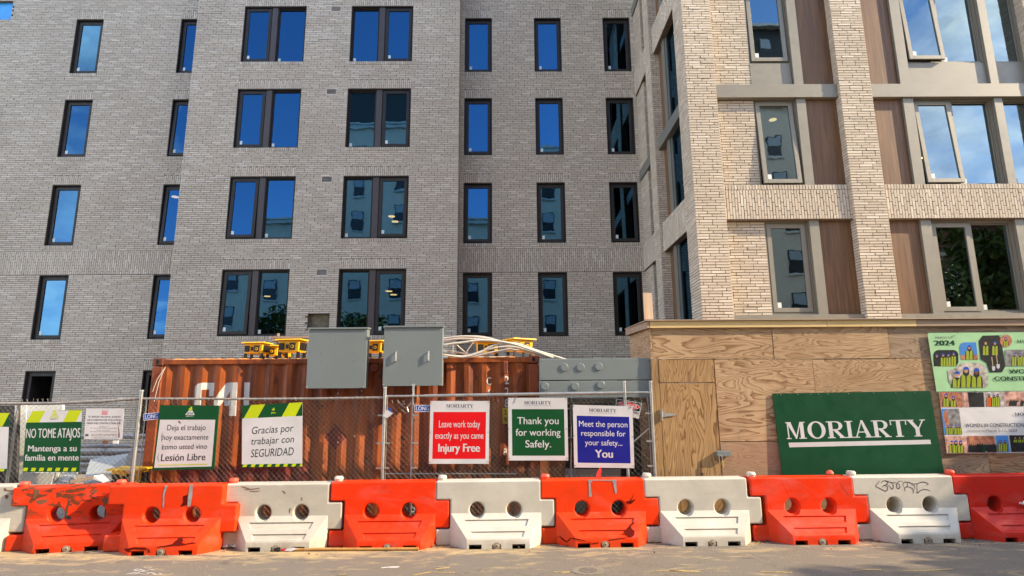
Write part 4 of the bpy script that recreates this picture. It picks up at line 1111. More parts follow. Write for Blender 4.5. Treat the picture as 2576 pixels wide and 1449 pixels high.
# ================================================================== POWER BOXES on the container roof
def power_box(loc, rz, label, s=1.0, legs=True, grp='yellow power boxes on the container roof'):
    t = empty('power_box', label, 'power box', loc, rz, grp); t.scale = (s, s, s)
    def ch(mb, nm, w=0):
        o = bpy.data.objects.new(nm, mb.data(nm)); COL.objects.link(o); o.parent = t
        return bevelled(o, w, 1) if w else o
    z = .11 if legs else 0
    ch(MB().mat('power_yellow').hexa([(-.17, -.13, z), (.17, -.13, z), (.17, .13, z), (-.17, .13, z)], [(-.18, -.14, z+.19), (.18, -.14, z+.19), (.18, .14, z+.19), (-.18, .14, z+.19)]), 'body', .008)
    ch(MB().mat('power_yellow').hexa([(-.23, -.19, z+.191), (.23, -.19, z+.191), (.23, .19, z+.191), (-.23, .19, z+.191)], [(-.22, -.18, z+.215), (.22, -.18, z+.215), (.22, .18, z+.215), (-.22, .18, z+.215)]), 'lid', .006)
    for k, (x, w, h) in enumerate(((-.115, .052, .10), (-.02, .024, .06), (.07, .055, .11))):
        mb = MB().mat('socket_black'); mb.box((x-w, -.146, z+.085-h/2), (x+w*.8, -.139, z+.095+h/2)); ch(mb, 'socket_plate')
    mb = MB().mat('socket_black'); mb.cyl((-.115, -.146, z+.09), (-.115, -.160, z+.09), .042, 14); ch(mb, 'socket')
    mb = MB().mat('power_yellow'); mb.cyl((.065, -.1465, z+.09), (.065, -.152, z+.09), .030, 14); mb.mat('socket_black').cyl((.065, -.1525, z+.09), (.065, -.156, z+.09), .016, 12); ch(mb, 'inlet')
    for y in (-.085, -.028, .028, .085):
        mb = MB().mat('socket_black'); mb.box((.179, y-.018, z+.03), (.196, y+.018, z+.16)); ch(mb, 'socket_cover')
    if legs:
        for x in (-.16, .16):
            for y in (-.11, .11): mb = MB().mat('socket_black'); mb.hexa([(x-.028, y-.02, 0), (x+.028, y-.02, 0), (x+.028, y+.02, 0), (x-.028, y+.02, 0)], [(x-.018, y-.02, z), (x+.018, y-.02, z), (x+.018, y+.02, z), (x-.018, y+.02, z)]); ch(mb, 'leg')
    return t
rz_ = cH+.0
for px, y, r, s, lb in ((646, 9.75, -.10, 1.0, 'leftmost yellow power box on the container roof'), (680, 10.15, .12, .95, 'yellow power box behind the leftmost one on the roof'), (735, 9.62, -.12, 1.12, 'larger yellow power box just left of the plain cabinet'),
                       (712, 10.4, .3, .9, 'small yellow power box half hidden behind the larger one'), (944, 9.75, -.25, 1.05, 'yellow power box in the gap between the two cabinets'),
                       (1225, 10.2, .12, 1.15, 'long yellow power box under the pale cables'), (1307, 9.85, .55, 1.15, 'rightmost yellow power box under the pale cables')):
    p = at(px, 890, y); power_box((p.x, y, rz_), r, lb, s*.88)
# pale feeder cables from the right cabinet to the wireway
def cable(pts, Y0, Y1, r=.020):
    n = len(pts); q = [at(px, py, Y0+(Y1-Y0)*i/(n-1)) for i, (px, py) in enumerate(pts)]
    out = []
    for i in range(n-1):
        p0 = q[max(i-1, 0)]; p1 = q[i]; p2 = q[i+1]; p3 = q[min(i+2, n-1)]
        for k_ in range(6):
            t = k_/6; out.append(.5*((2*p1)+(p2-p0)*t+(2*p0-5*p1+4*p2-p3)*t*t+(3*p1-p0-3*p2+p3)*t**3))
    out.append(q[-1]); return out, r
cables = [([(1112, 852), (1165, 846), (1215, 850), (1262, 860), (1330, 885), (1400, 902)], 9.55, 9.25, .020), ([(1112, 858), (1160, 852), (1225, 856), (1300, 868), (1370, 892), (1412, 903)], 9.5, 9.2, .020),
          ([(1112, 868), (1160, 862), (1215, 856), (1275, 862), (1330, 878), (1392, 900)], 9.1, 9.15, .022), ([(1112, 892), (1165, 898), (1205, 888), (1240, 870), (1295, 864), (1350, 882), (1418, 903)], 9.12, 9.18, .022),
          ([(1112, 893), (1170, 896), (1225, 880), (1285, 872), (1350, 888), (1405, 903)], 9.3, 9.2, .020), ([(1112, 897), (1180, 899), (1250, 884), (1310, 876), (1362, 893), (1425, 904)], 9.4, 9.22, .018), ([(1150, 868), (1168, 884), (1195, 897), (1250, 898), (1290, 896)], 9.6, 9.7, .012), ([(1190, 862), (1178, 878), (1168, 898)], 9.55, 9.6, .012), ([(1140, 866), (1139, 884), (1138, 898)], 9.5, 9.55, .008), ([(1112, 850), (1150, 848), (1200, 846), (1240, 853), (1280, 868), (1345, 893)], 9.7, 9.4, .018), ([(1112, 880), (1150, 886), (1200, 892), (1260, 882), (1320, 882), (1385, 899)], 9.6, 9.3, .016)]
for i, (pts, y0, y1, r) in enumerate(cables):
    q, r = cable(pts, y0, y1, r); mb = MB().mat('cable_cream'); mb.tube(q, r*.8, 8)
    o = thing(mb, 'feeder_cable', ('topmost pale cable arching from the right cabinet over the container', 'pale cable just under the topmost one over the container', 'thick pale cable leaving the upper gland of the right cabinet', 'thick pale cable dipping then rising over the container roof', 'pale cable in the middle of the bundle over the container', 'lowest pale cable lying on the container roof', 'thin pale cable looping down behind the bundle', 'short thin cable hanging at the left of the long yellow power box', 'thin upright cable beside the right cabinet', 'farthest pale cable arching behind the topmost ones', 'pale cable sagging behind the thick ones above the container roof')[i], 'cable', True, 'bundle of pale cables over the container roof')
mb = MB().mat('bright_zinc'); 
for z in (bz1-.30, bz1-.48, bz1-.40): mb.cyl((bx1+.001, 9.06, z), (bx1+.06, 9.06, z), .026, 10)
mb.build('cable_gland', cabB, smooth=True, kind='stuff')
# stacked boards on posts behind the container
mb = MB().mat('weathered_lumber'); a = at(681, 846, 12.4); b = at(830, 849, 12.4)
rk = empty('lumber_rack', 'grey weathered boards on short posts behind the container roof', 'lumber rack', (a.x, 12.4, 0))
for k_, dz in enumerate((0, -.058)): MB().mat('weathered_lumber').box((a.x+.03*k_, 12.4, a.z-.045+dz), (b.x, 12.52, a.z+dz-.004)).build('board', rk)
for px in (695, 758, 810): c = at(px, 840, 12.45); MB().mat('weathered_lumber').box((c.x-.02, 12.54, 0), (c.x+.02, 12.58, a.z+(.08 if px == 695 else -.05))).build('post', rk)

# ================================================================== CHAIN-LINK FENCE
YF = 8.80
fence = empty('chain_link_fence', 'temporary chain link fence with grey pipe frame behind the barriers', 'fence', (-2.5, YF, 0))
def pipe(a, b, r, nm, m='galvanised', par=fence): return MB().mat(m).cyl(a, b, r, 12).build(nm, par, smooth=True)
def postx(px, ytop, y=YF, r=.024, ybot=1230):
    t = at(px, ytop, y); o = pipe((t.x, y, 0), (t.x, y, t.z), r, 'fence_post'); MB().mat('bright_zinc').cyl((t.x, y, t.z-.01), (t.x, y, t.z+.012), r+.004, 12).build('post_cap', o); return t.x
xa = postx(357, 983); xb = postx(969, 975, YF); 
xc = postx(1040, 968, 8.86, .018); xd = postx(1570, 960, 8.78, .022); xe = postx(1636, 960, 8.80, .024)
xf = postx(46, 1020, 8.84, .020)
def rail(pts, r=.021, y=YF, nm='top_rail', m='galvanised'):
    return MB().mat(m).tube([at(px, py, y) for px, py in pts], r, 10).build(nm, fence, smooth=True)
rail([(-420, 1022), (-40, 1016), (130, 1015), (250, 1010), (355, 1002)], .022, YF+.01, m='old_pipe'); rail([(357, 1003), (640, 1004), (790, 1003), (967, 1000)], .018, YF+.01, m='old_pipe')
rail([(969, 997), (1075, 996)], .018, YF+.03); rail([(1068, 996), (1300, 992), (1569, 988)], .023, 8.77); rail([(1571, 988), (1635, 987)], .018, 8.80)
rail([(969, 1192), (1300, 1192)], .012, 8.9, 'bottom_rail')
for x in (xa-.05, xb-.05, xb+.05, xc+.05, xe-.06):
    for z in (1.70, 1.30, .95): MB().mat('galvanised').box((x-.045, YF-.012, z-.012), (x+.045, YF+.012, z+.012)).build('tie_clamp', fence)
pipe((xa+.07, YF+.03, .0), (xa+.07, YF+.03, 1.97), .009, 'stretcher_bar'); pipe((xa-.06, YF+.03, .0), (xa-.06, YF+.03, 1.96), .006, 'stretcher_bar')
pipe((xb+.035, YF+.02, .0), (xb+.035, YF+.02, 1.97), .006, 'stretcher_bar'); pipe((xe-.045, YF+.02, .0), (xe-.045, YF+.02, 1.95), .006, 'stretcher_bar')
a = at(1549, 1150, YF+.1); b = at(1632, 1078, YF+.1); pipe(tuple(a), tuple(b), .010, 'diagonal_brace')
def links(x0, x1, y, z0, z1, p=.074, r=.0015, hang=0, jit=.002, nm='wire_mesh'):
    mb = MB().mat('galvanised_wire'); rr = random.Random(int(x0*100)); nx = int((x1-x0)/(p/2)); nz = int((z1-z0)/(p/2))
    for i in range(nx):
        for_pts = []
        for k_ in range(nz+1):
            s_ = (i+k_) % 2; x = x0+(i+s_)*p/2; z = z1-k_*p/2
            for_pts.append((x+rr.uniform(-jit, jit), y+(.003 if (i+k_) % 2 else -.003)+hang*math.sin(x*2.1), z+rr.uniform(-jit, jit)))
        if True:   # wire tip twisted over the rail
            q = for_pts[0]; for_pts = [(q[0]-.012+rr.uniform(-.02, .02), y-.028, z1+.012+rr.uniform(0, .02)), (q[0], y-.026, z1-.03)]+for_pts[1:]
        vs = []; n = 4
        for (px, py, pz) in for_pts:
            for a_ in range(n): vs.append((px+r*1.3*math.cos(a_*1.5708), py+r*1.3*math.sin(a_*1.5708), pz))
        mb.mesh(vs, [(k_*n+a_, k_*n+(a_+1) % n, (k_+1)*n+(a_+1) % n, (k_+1)*n+a_) for k_ in range(len(for_pts)-1) for a_ in range(n)])
    return mb.build(nm, fence, kind='stuff')
links(-9.3, xa-.03, YF-.02, .05, 1.955, hang=.006); links(xa+.03, xb-.03, YF+.0, .05, 1.955, p=.076, r=.0011, hang=.008)
links(xb+.04, xc-.02, YF+.02, .05, 1.90, p=.085); links(xc+.02, xd-.05, YF-.005, .05, 1.965, p=.073); links(xb+.75, xd-.3, 8.87, .05, 1.9, p=.073, r=.0009)
links(xd-.02, xe-.03, YF+.015, .05, 1.90, p=.088, hang=.02, jit=.009)
# torn mesh
mb = MB().mat('bright_zinc')
for p_ in (((1003, 1012), (1012, 1022), (1024, 1028), (1032, 1018), (1040, 1008)), ((1012, 1030), (1020, 1040), (1028, 1036), (1024, 1024), (1034, 1012)), ((1000, 1006), (1010, 1016), (1020, 1018))): mb.tube([at(a_, b_, 8.76) for a_, b_ in p_], .003, 4)
mb.build('torn_wire', fence, kind='stuff')
mb = MB().mat('galvanised_wire')
for px, py in ((1290, 1000), (1580, 1015), (1608, 1020), (1618, 1032)): mb.tube([at(px-8, py-14, 8.76), at(px, py, 8.75), at(px+10, py-6, 8.75), at(px+4, py+14, 8.75)], .0028, 4)
mb.build('loose_wire', fence, kind='stuff')

# ================================================================== SIGNS ON THE FENCE
YS = 8.755
def sign_board(tl, tr, br, bl, label, base, t=.004, Y=YS, name='safety_sign', cat='sign', wob=None):
    p = px_panel(tl, tr, br, bl, Y); mb = p.board(t, 8 if wob else 1, 8 if wob else 1, wob); mb.mats = []; mb.mat(base); return p, thing(mb, name, label, cat)
def stripes(p, par, spans, v0, v1, m, topshift):
    for a, b in spans:
        q = [(a+topshift, v0), (b+topshift, v0), (b, v1), (a, v1)]; p.poly([(min(1, max(0, u)), v) for u, v in q], m, par, 'stripe')
def jma(p, par, u, v, s, col, cap, capcol, word=True):
    """small pyramid shaped company emblem with letters"""
    a = p.w/p.h
    p.poly([(u-.10*s, v), (u-.035*s, v-.055*s*a*1.6), (u+.045*s, v-.055*s*a*1.6), (u+.10*s, v)], col, par, 'emblem')
    p.poly([(u-.04*s, v-.062*s*a*1.6), (u-.03*s, v-.085*s*a*1.6), (u-.005*s, v-.08*s*a*1.6), (u+.0*s, v-.105*s*a*1.6), (u+.03*s, v-.10*s*a*1.6), (u+.04*s, v-.062*s*a*1.6)], cap, par, 'emblem')
    p.text('JMA', u+.004, v-.012*s*a, .040*s*a, capcol, par, width=.13*s, bold=.03)
    if word: p.text('SAFETY', u, v+.040*s*a, .026*s*a, col if col != 'sign_lime' else 'ink_black', par, width=.17*s, bold=.02)
p, s_ = sign_board((67.7, 1034.3), (206.7, 1031.7), (200, 1187.7), (56.7, 1187.7), 'green and white safety sign reading NO TOME ATAJOS', 'sign_green')
p.rect(0, 0, 1, .19, 'sign_white', s_); stripes(p, s_, ((.0, .235), (.66, .895)), 0, .19, 'sign_lime', .10)
jma(p, s_, .50, .118, .85, 'sign_lime', 'sign_lime', 'sign_white')
p.text('NO TOME ATAJOS', .5, .445, .155, 'sign_white', s_, width=.965, bold=.022); p.text('Mantenga a su', .5, .665, .10, 'sign_white', s_, width=.86, bold=.018); p.text('familia en mente', .5, .815, .10, 'sign_white', s_, width=.95, bold=.018)
stripes(p, s_, [(.0+.142*i, .078+.142*i) for i in range(7)], .93, .985, 'sign_lime', .016)
p, s_ = sign_board((-125, 1038), (24, 1039), (17, 1186), (-136, 1187), 'safety sign cut by the left edge, white with a lime and green header', 'sign_green')
p.rect(0, .24, 1, .955, 'sign_white', s_); stripes(p, s_, ((.10, .34), (.66, .89)), 0, .235, 'sign_lime', .11); stripes(p, s_, [(.02+.142*i, .10+.142*i) for i in range(7)], .958, .998, 'sign_lime', .012)
p, s_ = sign_board((216.6, 1027.3), (312.2, 1027.7), (306.9, 1104.9), (211.1, 1104.4), 'small white notice about reporting erosion, runoff and stormwater pollution', 'sign_white', name='site_notice')
for i in range(3): p.rect(.435+.058*i, .042, .455+.058*i, .072, 'flag_red', s_, 'star')
p.rect(.42, .10, .575, .135, 'flag_red', s_, 'stripe'); p.rect(.42, .165, .575, .20, 'flag_red', s_, 'stripe')
for i, (t_, v, w_) in enumerate((('TO REPORT EROSION, RUNOFF,', .305, .88), ('OR STORMWATER POLLUTION', .41, .89), ('FROM THIS CONSTRUCTION SITE:', .515, .90))): p.text(t_, .5, v, .060, 'ink_black', s_, width=w_, bold=.012)
for t_, v, w_, c_ in (('THE PARKCLIFT', .61, .25, 'ink_grey'), ('2841 14TH ST. NW, WASHINGTON, DC 20009', .66, .70, 'ink_grey'), ('RAMEL 14TH STREET', .725, .35, 'ink_grey'), ('2801 14TH ST. NW, WASHINGTON, DC 20009', .775, .70, 'ink_grey'), ('CONTACT DEPARTMENT OF ENERGY & ENVIRONMENT AT', .86, .72, 'ink_black'), ('PHONE: (202) 535-2977 - EMAIL:', .91, .70, 'ink_black'), ('311 MOBILE APP: "Construction Erosion Runoff"', .975, .68, 'ink_black')):
    p.text(t_, .54 if c_ == 'ink_black' else .5, v, .030, c_, s_, width=w_)
for v in (.835, .862, .889): p.rect(.03, v, .115, v+.018, 'sign_green', s_, 'stripe')
p.poly([(.90, .45), (.92, .40), (.89, .60), (.925, .78), (.94, .94), (.90, .95), (.905, .80), (.88, .62)], 'scratch_brown', s_, 'scuff')
p, s_ = sign_board((403, 1019), (551.4, 1020.2), (538.6, 1179.3), (382.5, 1183.3), 'dark green framed sign reading Deja el trabajo hoy exactamente como usted vino', 'sign_green', .012)
p.rect(.028, .228, .955, .962, 'sign_white', s_); jma(p, s_, .52, .150, .80, 'sign_white', 'sign_lime', 'sign_green')
for t_, v, h_, w_, b_ in (('Deja el trabajo', .392, .088, .64, .004), ('hoy exactamente', .540, .082, .76, .004), ('como usted vino', .685, .082, .74, .004), ('Lesión Libre', .862, .108, .72, .012)): p.text(t_, .485, v, h_, 'ink_black', s_, width=w_, bold=b_)
p.rect(.09, .917, .89, .931, 'sign_lime', s_, 'line')
p.poly([(.33, .245), (.35, .245), (.385, .275), (.375, .295), (.345, .27)], 'scratch_brown', s_, 'scuff')
for q in ([(.10, .40), (.09, .5), (.11, .58), (.095, .56), (.08, .48)], [(.12, .60), (.115, .66), (.13, .70), (.14, .66)], [(.085, .72), (.07, .80), (.10, .88), (.085, .86), (.06, .80)]): p.poly(q, 'ink_grey', s_, 'scuff')
p, s_ = sign_board((609.3, 1020), (761, 1012), (760, 1173.3), (608.3, 1175.3), 'white sign reading Gracias por trabajar con SEGURIDAD with lime striped header', 'sign_white')
p.rect(0, 0, 1, .215, 'sign_green', s_); stripes(p, s_, ((.025, .255), (.655, .885)), 0, .215, 'sign_lime', .125)
jma(p, s_, .515, .165, .62, 'sign_green', 'sign_lime', 'sign_lime', False)
for t_, v, h_, w_ in (('Gracias por', .465, .118, .735), ('trabajar con', .635, .112, .76), ('SEGURIDAD', .835, .125, .75)): p.text(t_, .50, v, h_, 'ink_black', s_, width=w_*.94, shear=.20, rot=-.03)
p.rect(0, .955, 1, .999, 'sign_green', s_); stripes(p, s_, [(.01+.135*i, .075+.135*i) for i in range(8)], .956, .998, 'sign_lime', .02)
def moriarty(tl, tr, br, bl, field, label, lines, fld, mu=.5):
    w_ = lambda u, v: .004*math.sin(u*5+v*7)*(1-abs(2*u-1)**8)
    p, s_ = sign_board(tl, tr, br, bl, label, 'sign_white', .005); p.rect(*fld, field, s_)
    p.serif(mu, .108, .056, .46, 'ink_navy', s_); p.rect(mu-.23, .128, mu+.23, .1315, 'ink_grey', s_, 'line')
    for t_, v, h_, w, b_ in lines: p.text(t_, mu-.0, v, h_, 'sign_white', s_, width=w, bold=b_)
    mb = MB().mat('scratch_brown')
    for u, v in ((.01, .02), (.98, .02), (.012, .5), (.985, .5), (.015, .97), (.985, .965)): mb.box(tuple(p.at(u, v, .004)-Vector((.012, 0, .0025))), tuple(p.at(u, v, .004)+Vector((.012, .002, .0025))))
    mb.build('wire_tie', s_, kind='stuff')
    return s_
moriarty((1082.7, 1008.7), (1231.4, 1008.7), (1229.4, 1166.7), (1078.7, 1166.7), 'sign_red', 'white bordered red sign reading Leave work today exactly as you came', (('Leave work today', .425, .112, .69, .006), ('exactly as you came', .605, .105, .81, .006), ('Injury Free', .81, .128, .69, .035)), (.055, .177, .945, .924))
moriarty((1278, 1000.7), (1426.7, 1000.7), (1429.7, 1158.3), (1279.4, 1158.3), 'sign_green', 'white bordered green sign reading Thank you for working Safely', (('Thank you', .425, .115, .695, .008), ('for working', .61, .112, .75, .008), ('Safely.', .795, .115, .43, .008)), (.062, .184, .945, .926))
moriarty((1441, 1018.3), (1591, 1022), (1596, 1177.7), (1444.4, 1176), 'sign_blue', 'white bordered dark blue sign reading Meet the person responsible for your safety', (('Meet the person', .348, .095, .81, .006), ('responsible for', .495, .09, .74, .006), ('your safety...', .645, .09, .62, .006), ('You', .838, .125, .29, .03)), (.06, .175, .94, .925))
p, s_ = sign_board((1551, 1003), (1614.8, 1013.7), (1607.4, 1053), (1545, 1043), 'crooked DANGER sign partly hidden behind a fence post', 'sign_white', .003, 8.80, 'danger_sign')
p.rect(.03, .04, .97, .56, 'ink_black', s_); p.poly([(.5+.45*math.cos(k*.314), .29+.22*math.sin(k*.314)) for k in range(20)], 'sign_white', s_, 'oval'); p.poly([(.5+.43*math.cos(k*.314), .29+.195*math.sin(k*.314)) for k in range(20)], 'danger_red', s_, 'oval')
p.text('DANGER', .5, .385, .20, 'sign_white', s_, width=.70, bold=.03); p.text('TED', .82, .75, .15, 'ink_black', s_, width=.24, bold=.03)
def long_sign(tl, tr, br, bl, label, Y=8.772):
    p, s_ = sign_board(tl, tr, br, bl, label, 'sign_white', .003, Y, 'fence_tag'); p.rect(.015, .10, .985, .90, 'plate_blue', s_); p.text('LONG FENCE', .5, .78, .58, 'sign_white', s_, width=.90, bold=.03)
long_sign((361, 1040.4), (440, 1033.7), (439.5, 1051), (360.7, 1058), 'small blue tag reading LONG beside the dark green framed sign')
long_sign((1042.5, 1018.6), (1123, 1018.6), (1123, 1036.3), (1042.5, 1036.3), 'small blue tag reading LONG F beside the red sign')
mb = MB().mat('sign_white'); q = [at(x, y, 8.74) for x, y in ((973, 1030.5), (984.5, 1037.5), (988.9, 1039.4), (974.3, 1051.8), (962.4, 1046.5))]; mb.prism(q, (0, .004, 0)); mb.mat('plate_blue').prism([at(x, y, 8.75) for x, y in ((979, 1023), (989.5, 1039.5), (976, 1031))], (0, .003, 0))
thing(mb, 'folded_tag', 'folded white and blue tag hanging on a fence post', 'tag')

# ---- banners on the hoarding
def banner(tl, tr, br, bl, m, label, Y):
    p = px_panel(tl, tr, br, bl, Y)
    wob = lambda u, v: -.0015-.0015*math.sin((u*2.1+v*.7)*9)*v*(1-v)*3-.004*math.exp(-((v-u*3.2+.1)/.09)**2)*(u < .4)
    mb = p.board(.002, 60, 16, wob); mb.mats = []; mb.mat(m); o = thing(mb, 'banner', label, 'banner', True)
    xl = lambda v: tl[0]+(bl[0]-tl[0])*v; xr = lambda v: tr[0]+(br[0]-tr[0])*v
    def uv(px, py):
        u = .2
        for _ in range(4):
            yt = tl[1]+(tr[1]-tl[1])*u; yb = bl[1]+(br[1]-bl[1])*u; v = (py-yt)/(yb-yt); u = (px-xl(v))/(xr(v)-xl(v))
        return (min(.999, u), min(.998, max(.002, v)))
    p.base = .0003
    return p, o, uv
def bk_(x, y): return (2300+x/4.199, 817.8+y/4.199)
def pic(p, o, uv, pts, m): return p.poly([uv(*bk_(x, y)) for x, y in pts], m, o, 'photo_print')
def rrect(x0, y0, x1, y1, r, n=5):
    out = []
    for cx, cy, a in ((x1-r, y0+r, -90), (x1-r, y1-r, 0), (x0+r, y1-r, 90), (x0+r, y0+r, 180)):
        for k_ in range(n+1): t = R(a+90*k_/n); out.append((cx+r*math.cos(t), cy+r*math.sin(t)))
    return out
def ell(cx, cy, rx, ry, a0=0, a1=360, n=12): return [(cx+rx*math.cos(R(a0+(a1-a0)*k_/n)), cy+ry*math.sin(R(a0+(a1-a0)*k_/n))) for k_ in range(n+(a1-a0 != 360))]
def worker(p, o, uv, x, y, s, skin='skin_tone', vest='vest_yellow', helmet='helmet_blue', hair=True, body='photo_dark', base=None):
    base = base or y+s*4.6
    A = lambda pts, m: pic(p, o, uv, pts, m)
    if hair: A([(x-s*.95, y-s*.2), (x+s*.95, y-s*.2), (x+s*1.15, y+s*2.0), (x+s*.5, y+s*1.6), (x-s*.5, y+s*1.6), (x-s*1.15, y+s*2.0)], 'hair_dark')
    A([(x-s*.7, y+s*1.15), (x+s*.7, y+s*1.15), (x+s*2.0, y+s*2.0), (x+s*2.3, base), (x-s*2.3, base), (x-s*2.0, y+s*2.0)], body)
    if vest: 
        A([(x-s*1.0, y+s*1.4), (x-s*.25, y+s*2.2), (x-s*.15, base), (x-s*1.7, base), (x-s*1.6, y+s*1.9)], vest); A([(x+s*1.0, y+s*1.4), (x+s*1.6, y+s*1.9), (x+s*1.7, base), (x+s*.15, base), (x+s*.25, y+s*2.2)], vest)
    A(ell(x, y, s*.72, s*1.0), skin)
    if helmet: A(ell(x, y-s*.30, s*1.02, s*1.0, 180, 360)+[(x+s*1.1, y-s*.18), (x-s*1.1, y-s*.18)], helmet)
p, o, uv = banner((2332.9, 836.9), (2900, 833), (2915, 980), (2356, 985.2), 'banner_green', 'pale green banner with photographs and 2024, top right on the hoarding', YH-.03)
p.text('MARCH 3-9', uv(*bk_(312, 140))[0], uv(*bk_(312, 146))[1], .040, 'ink_grey', o, width=.075); p.text('2024', uv(*bk_(322, 215))[0], uv(*bk_(322, 216))[1], .085, 'ink_green', o, width=.089, bold=.05)
pic(p, o, uv, rrect(203, 265, 466, 440, 55), 'photo_dark')
for x, y, s in ((238, 330, 14), (305, 322, 15), (360, 322, 14), (415, 310, 14)): worker(p, o, uv, x, y, s, vest='vest_yellow' if x > 250 else None, base=438)
pic(p, o, uv, [(530, 183), (650, 183), (674, 368), (492, 368), (478, 230), (495, 195)], 'photo_sky'); pic(p, o, uv, [(487, 320), (668, 315), (674, 368), (492, 368)], 'photo_warm'); worker(p, o, uv, 580, 240, 20, base=367)
pic(p, o, uv, [(720, 112), (890, 108), (915, 150), (958, 440), (925, 500), (795, 502), (760, 400), (700, 365), (678, 170)], 'photo_dark')
for x in (752, 850): worker(p, o, uv, x, 195, 17, hair=False, helmet='helmet_blue' if x > 800 else None, base=320)
for x, y in ((835, 460), (883, 438)): pic(p, o, uv, [(x-18, y-20), (x+18, y-22), (x+16, y+15), (x, y+28), (x-14, y+16)], 'shovel_steel'); pic(p, o, uv, [(x-24, y-120), (x-14, y-122), (x-2, y-24), (x-10, y-22)], 'cardboard')
pic(p, o, uv, ell(966, 168, 64, 66, n=18), 'photo_warm'); worker(p, o, uv, 964, 145, 13, base=222)
pic(p, o, uv, [(350, 480), (420, 465), (500, 400), (690, 402), (750, 440), (776, 540), (775, 640), (740, 662), (430, 662), (365, 600)], 'photo_wall')
worker(p, o, uv, 450, 525, 27, base=660, hair=False); worker(p, o, uv, 545, 480, 30, base=660); worker(p, o, uv, 655, 495, 30, 'skin_deep', base=660)
pic(p, o, uv, rrect(958, 262, 1230, 435, 8), 'photo_grey')
for x in (1052, 1112, 1160, 1205): worker(p, o, uv, x, 315, 13, base=432)
p.serif(uv(*bk_(1130, 190))[0]+.055, uv(*bk_(1100, 188))[1], .050, .150, 'ink_green', o)
p.text('WOMEN IN', uv(*bk_(1002, 510))[0], uv(*bk_(1002, 513))[1], .070, 'ink_green', o, width=.20, bold=.03, align='l'); p.text('CONSTRUCTION', uv(*bk_(845, 588))[0], uv(*bk_(845, 590))[1], .072, 'ink_green', o, width=.29, bold=.03, align='l')
p, o, uv = banner((2361.4, 986.2), (2915, 981), (2927, 1136), (2382.2, 1141.2), 'banner_white', 'white banner with photographs reading WOMEN IN CONSTRUCTION below the green one', YH-.028)
for x0, y0, x1, y1, m in ((265, 708, 505, 870, 'photo_warm'), (512, 708, 728, 868, 'photo_dark'), (732, 706, 938, 865, 'photo_wall'), (945, 704, 1400, 860, 'photo_pink'), (1500, 702, 2000, 858, 'photo_warm')):
    pic(p, o, uv, [(x0, y0), (x1, y0), (x1+12, y1), (x0+14, y1)], m)
pic(p, o, uv, [(515, 710), (560, 710), (580, 866), (528, 868)], 'photo_pink')
for x, y, s, v_, h_ in ((335, 745, 17, 'vest_yellow', 'helmet_blue'), (412, 770, 16, 'vest_yellow', 'helmet_blue'), (787, 740, 12, 'vest_orange', 'helmet_blue'), (838, 748, 12, 'vest_yellow', 'helmet_blue'), (880, 740, 12, 'vest_yellow', 'helmet_blue')): worker(p, o, uv, x, y, s, vest=v_, helmet=h_, base=864)
for x in (985, 1020, 1050, 1080, 1105, 1140, 1175): worker(p, o, uv, x, 790+(x % 3)*9, 11, vest=None, helmet=None, base=855, body=('photo_dark', 'photo_pink')[x % 2])
pic(p, o, uv, [(285, 885), (470, 885), (505, 1158), (315, 1160)], 'photo_sky'); pic(p, o, uv, [(345, 888), (470, 885), (505, 1158), (350, 1160)], 'photo_grey'); pic(p, o, uv, [(300, 930), (345, 890), (372, 1060), (330, 1090)], 'photo_warm')
for x in (355, 385, 440, 475): worker(p, o, uv, x, 1070, 11, base=1157)
for x0, y0, x1, y1, m in ((318, 1175, 545, 1352, 'photo_pink'), (556, 1173, 840, 1348, 'photo_warm'), (856, 1168, 985, 1343, 'photo_sky'), (1000, 1166, 1300, 1340, 'photo_dark')): pic(p, o, uv, [(x0, y0), (x1, y0), (x1+22, y1), (x0+22, y1)], m)
for x, s, hr in ((392, 15, False), (437, 17, True), (487, 17, True)): worker(p, o, uv, x, 1240, s, base=1350, hair=hr)
for x in (592, 632, 672, 708, 745, 778, 808, 840): worker(p, o, uv, x, 1248+(x % 3)*6, 12, vest=None, helmet=None, base=1342, body='photo_dark' if x != 745 else 'sign_deep_green')
for x in (905, 955): worker(p, o, uv, x, 1230, 12, base=1335)
for x in (1062, 1108, 1150): worker(p, o, uv, x, 1195, 10, hair=False, helmet=None, base=1240)
p.serif(uv(*bk_(1160, 960))[0]+.03, uv(*bk_(1100, 960))[1], .050, .150, 'ink_navy', o)
p.text('WOMEN IN CONSTRUCTION', uv(*bk_(535, 1080))[0], uv(*bk_(535, 1082))[1], .060, 'ink_navy', o, width=.268, align='l', bold=.006); p.text('March 5-11, 2023', uv(*bk_(752, 1130))[0], uv(*bk_(752, 1132))[1], .048, 'ink_grey', o, width=.142, align='l')
for y in (1110, 1120): pic(p, o, uv, [(550, y), (740, y), (740, y+4), (550, y+4)], 'ink_grey')
mb = MB().mat('bright_zinc')
for px, py in ((2335, 839), (2411, 838), (2528, 838), (2455, 983), (2459, 987), (2549, 980), (2357, 985), (2363, 988), (2482, 1137), (2383, 1139)): c = at(px, py, YH-.05); mb.cyl(c, c+Vector((0, .01, 0)), .009, 8)
mb.build('grommet', hoard, kind='stuff')

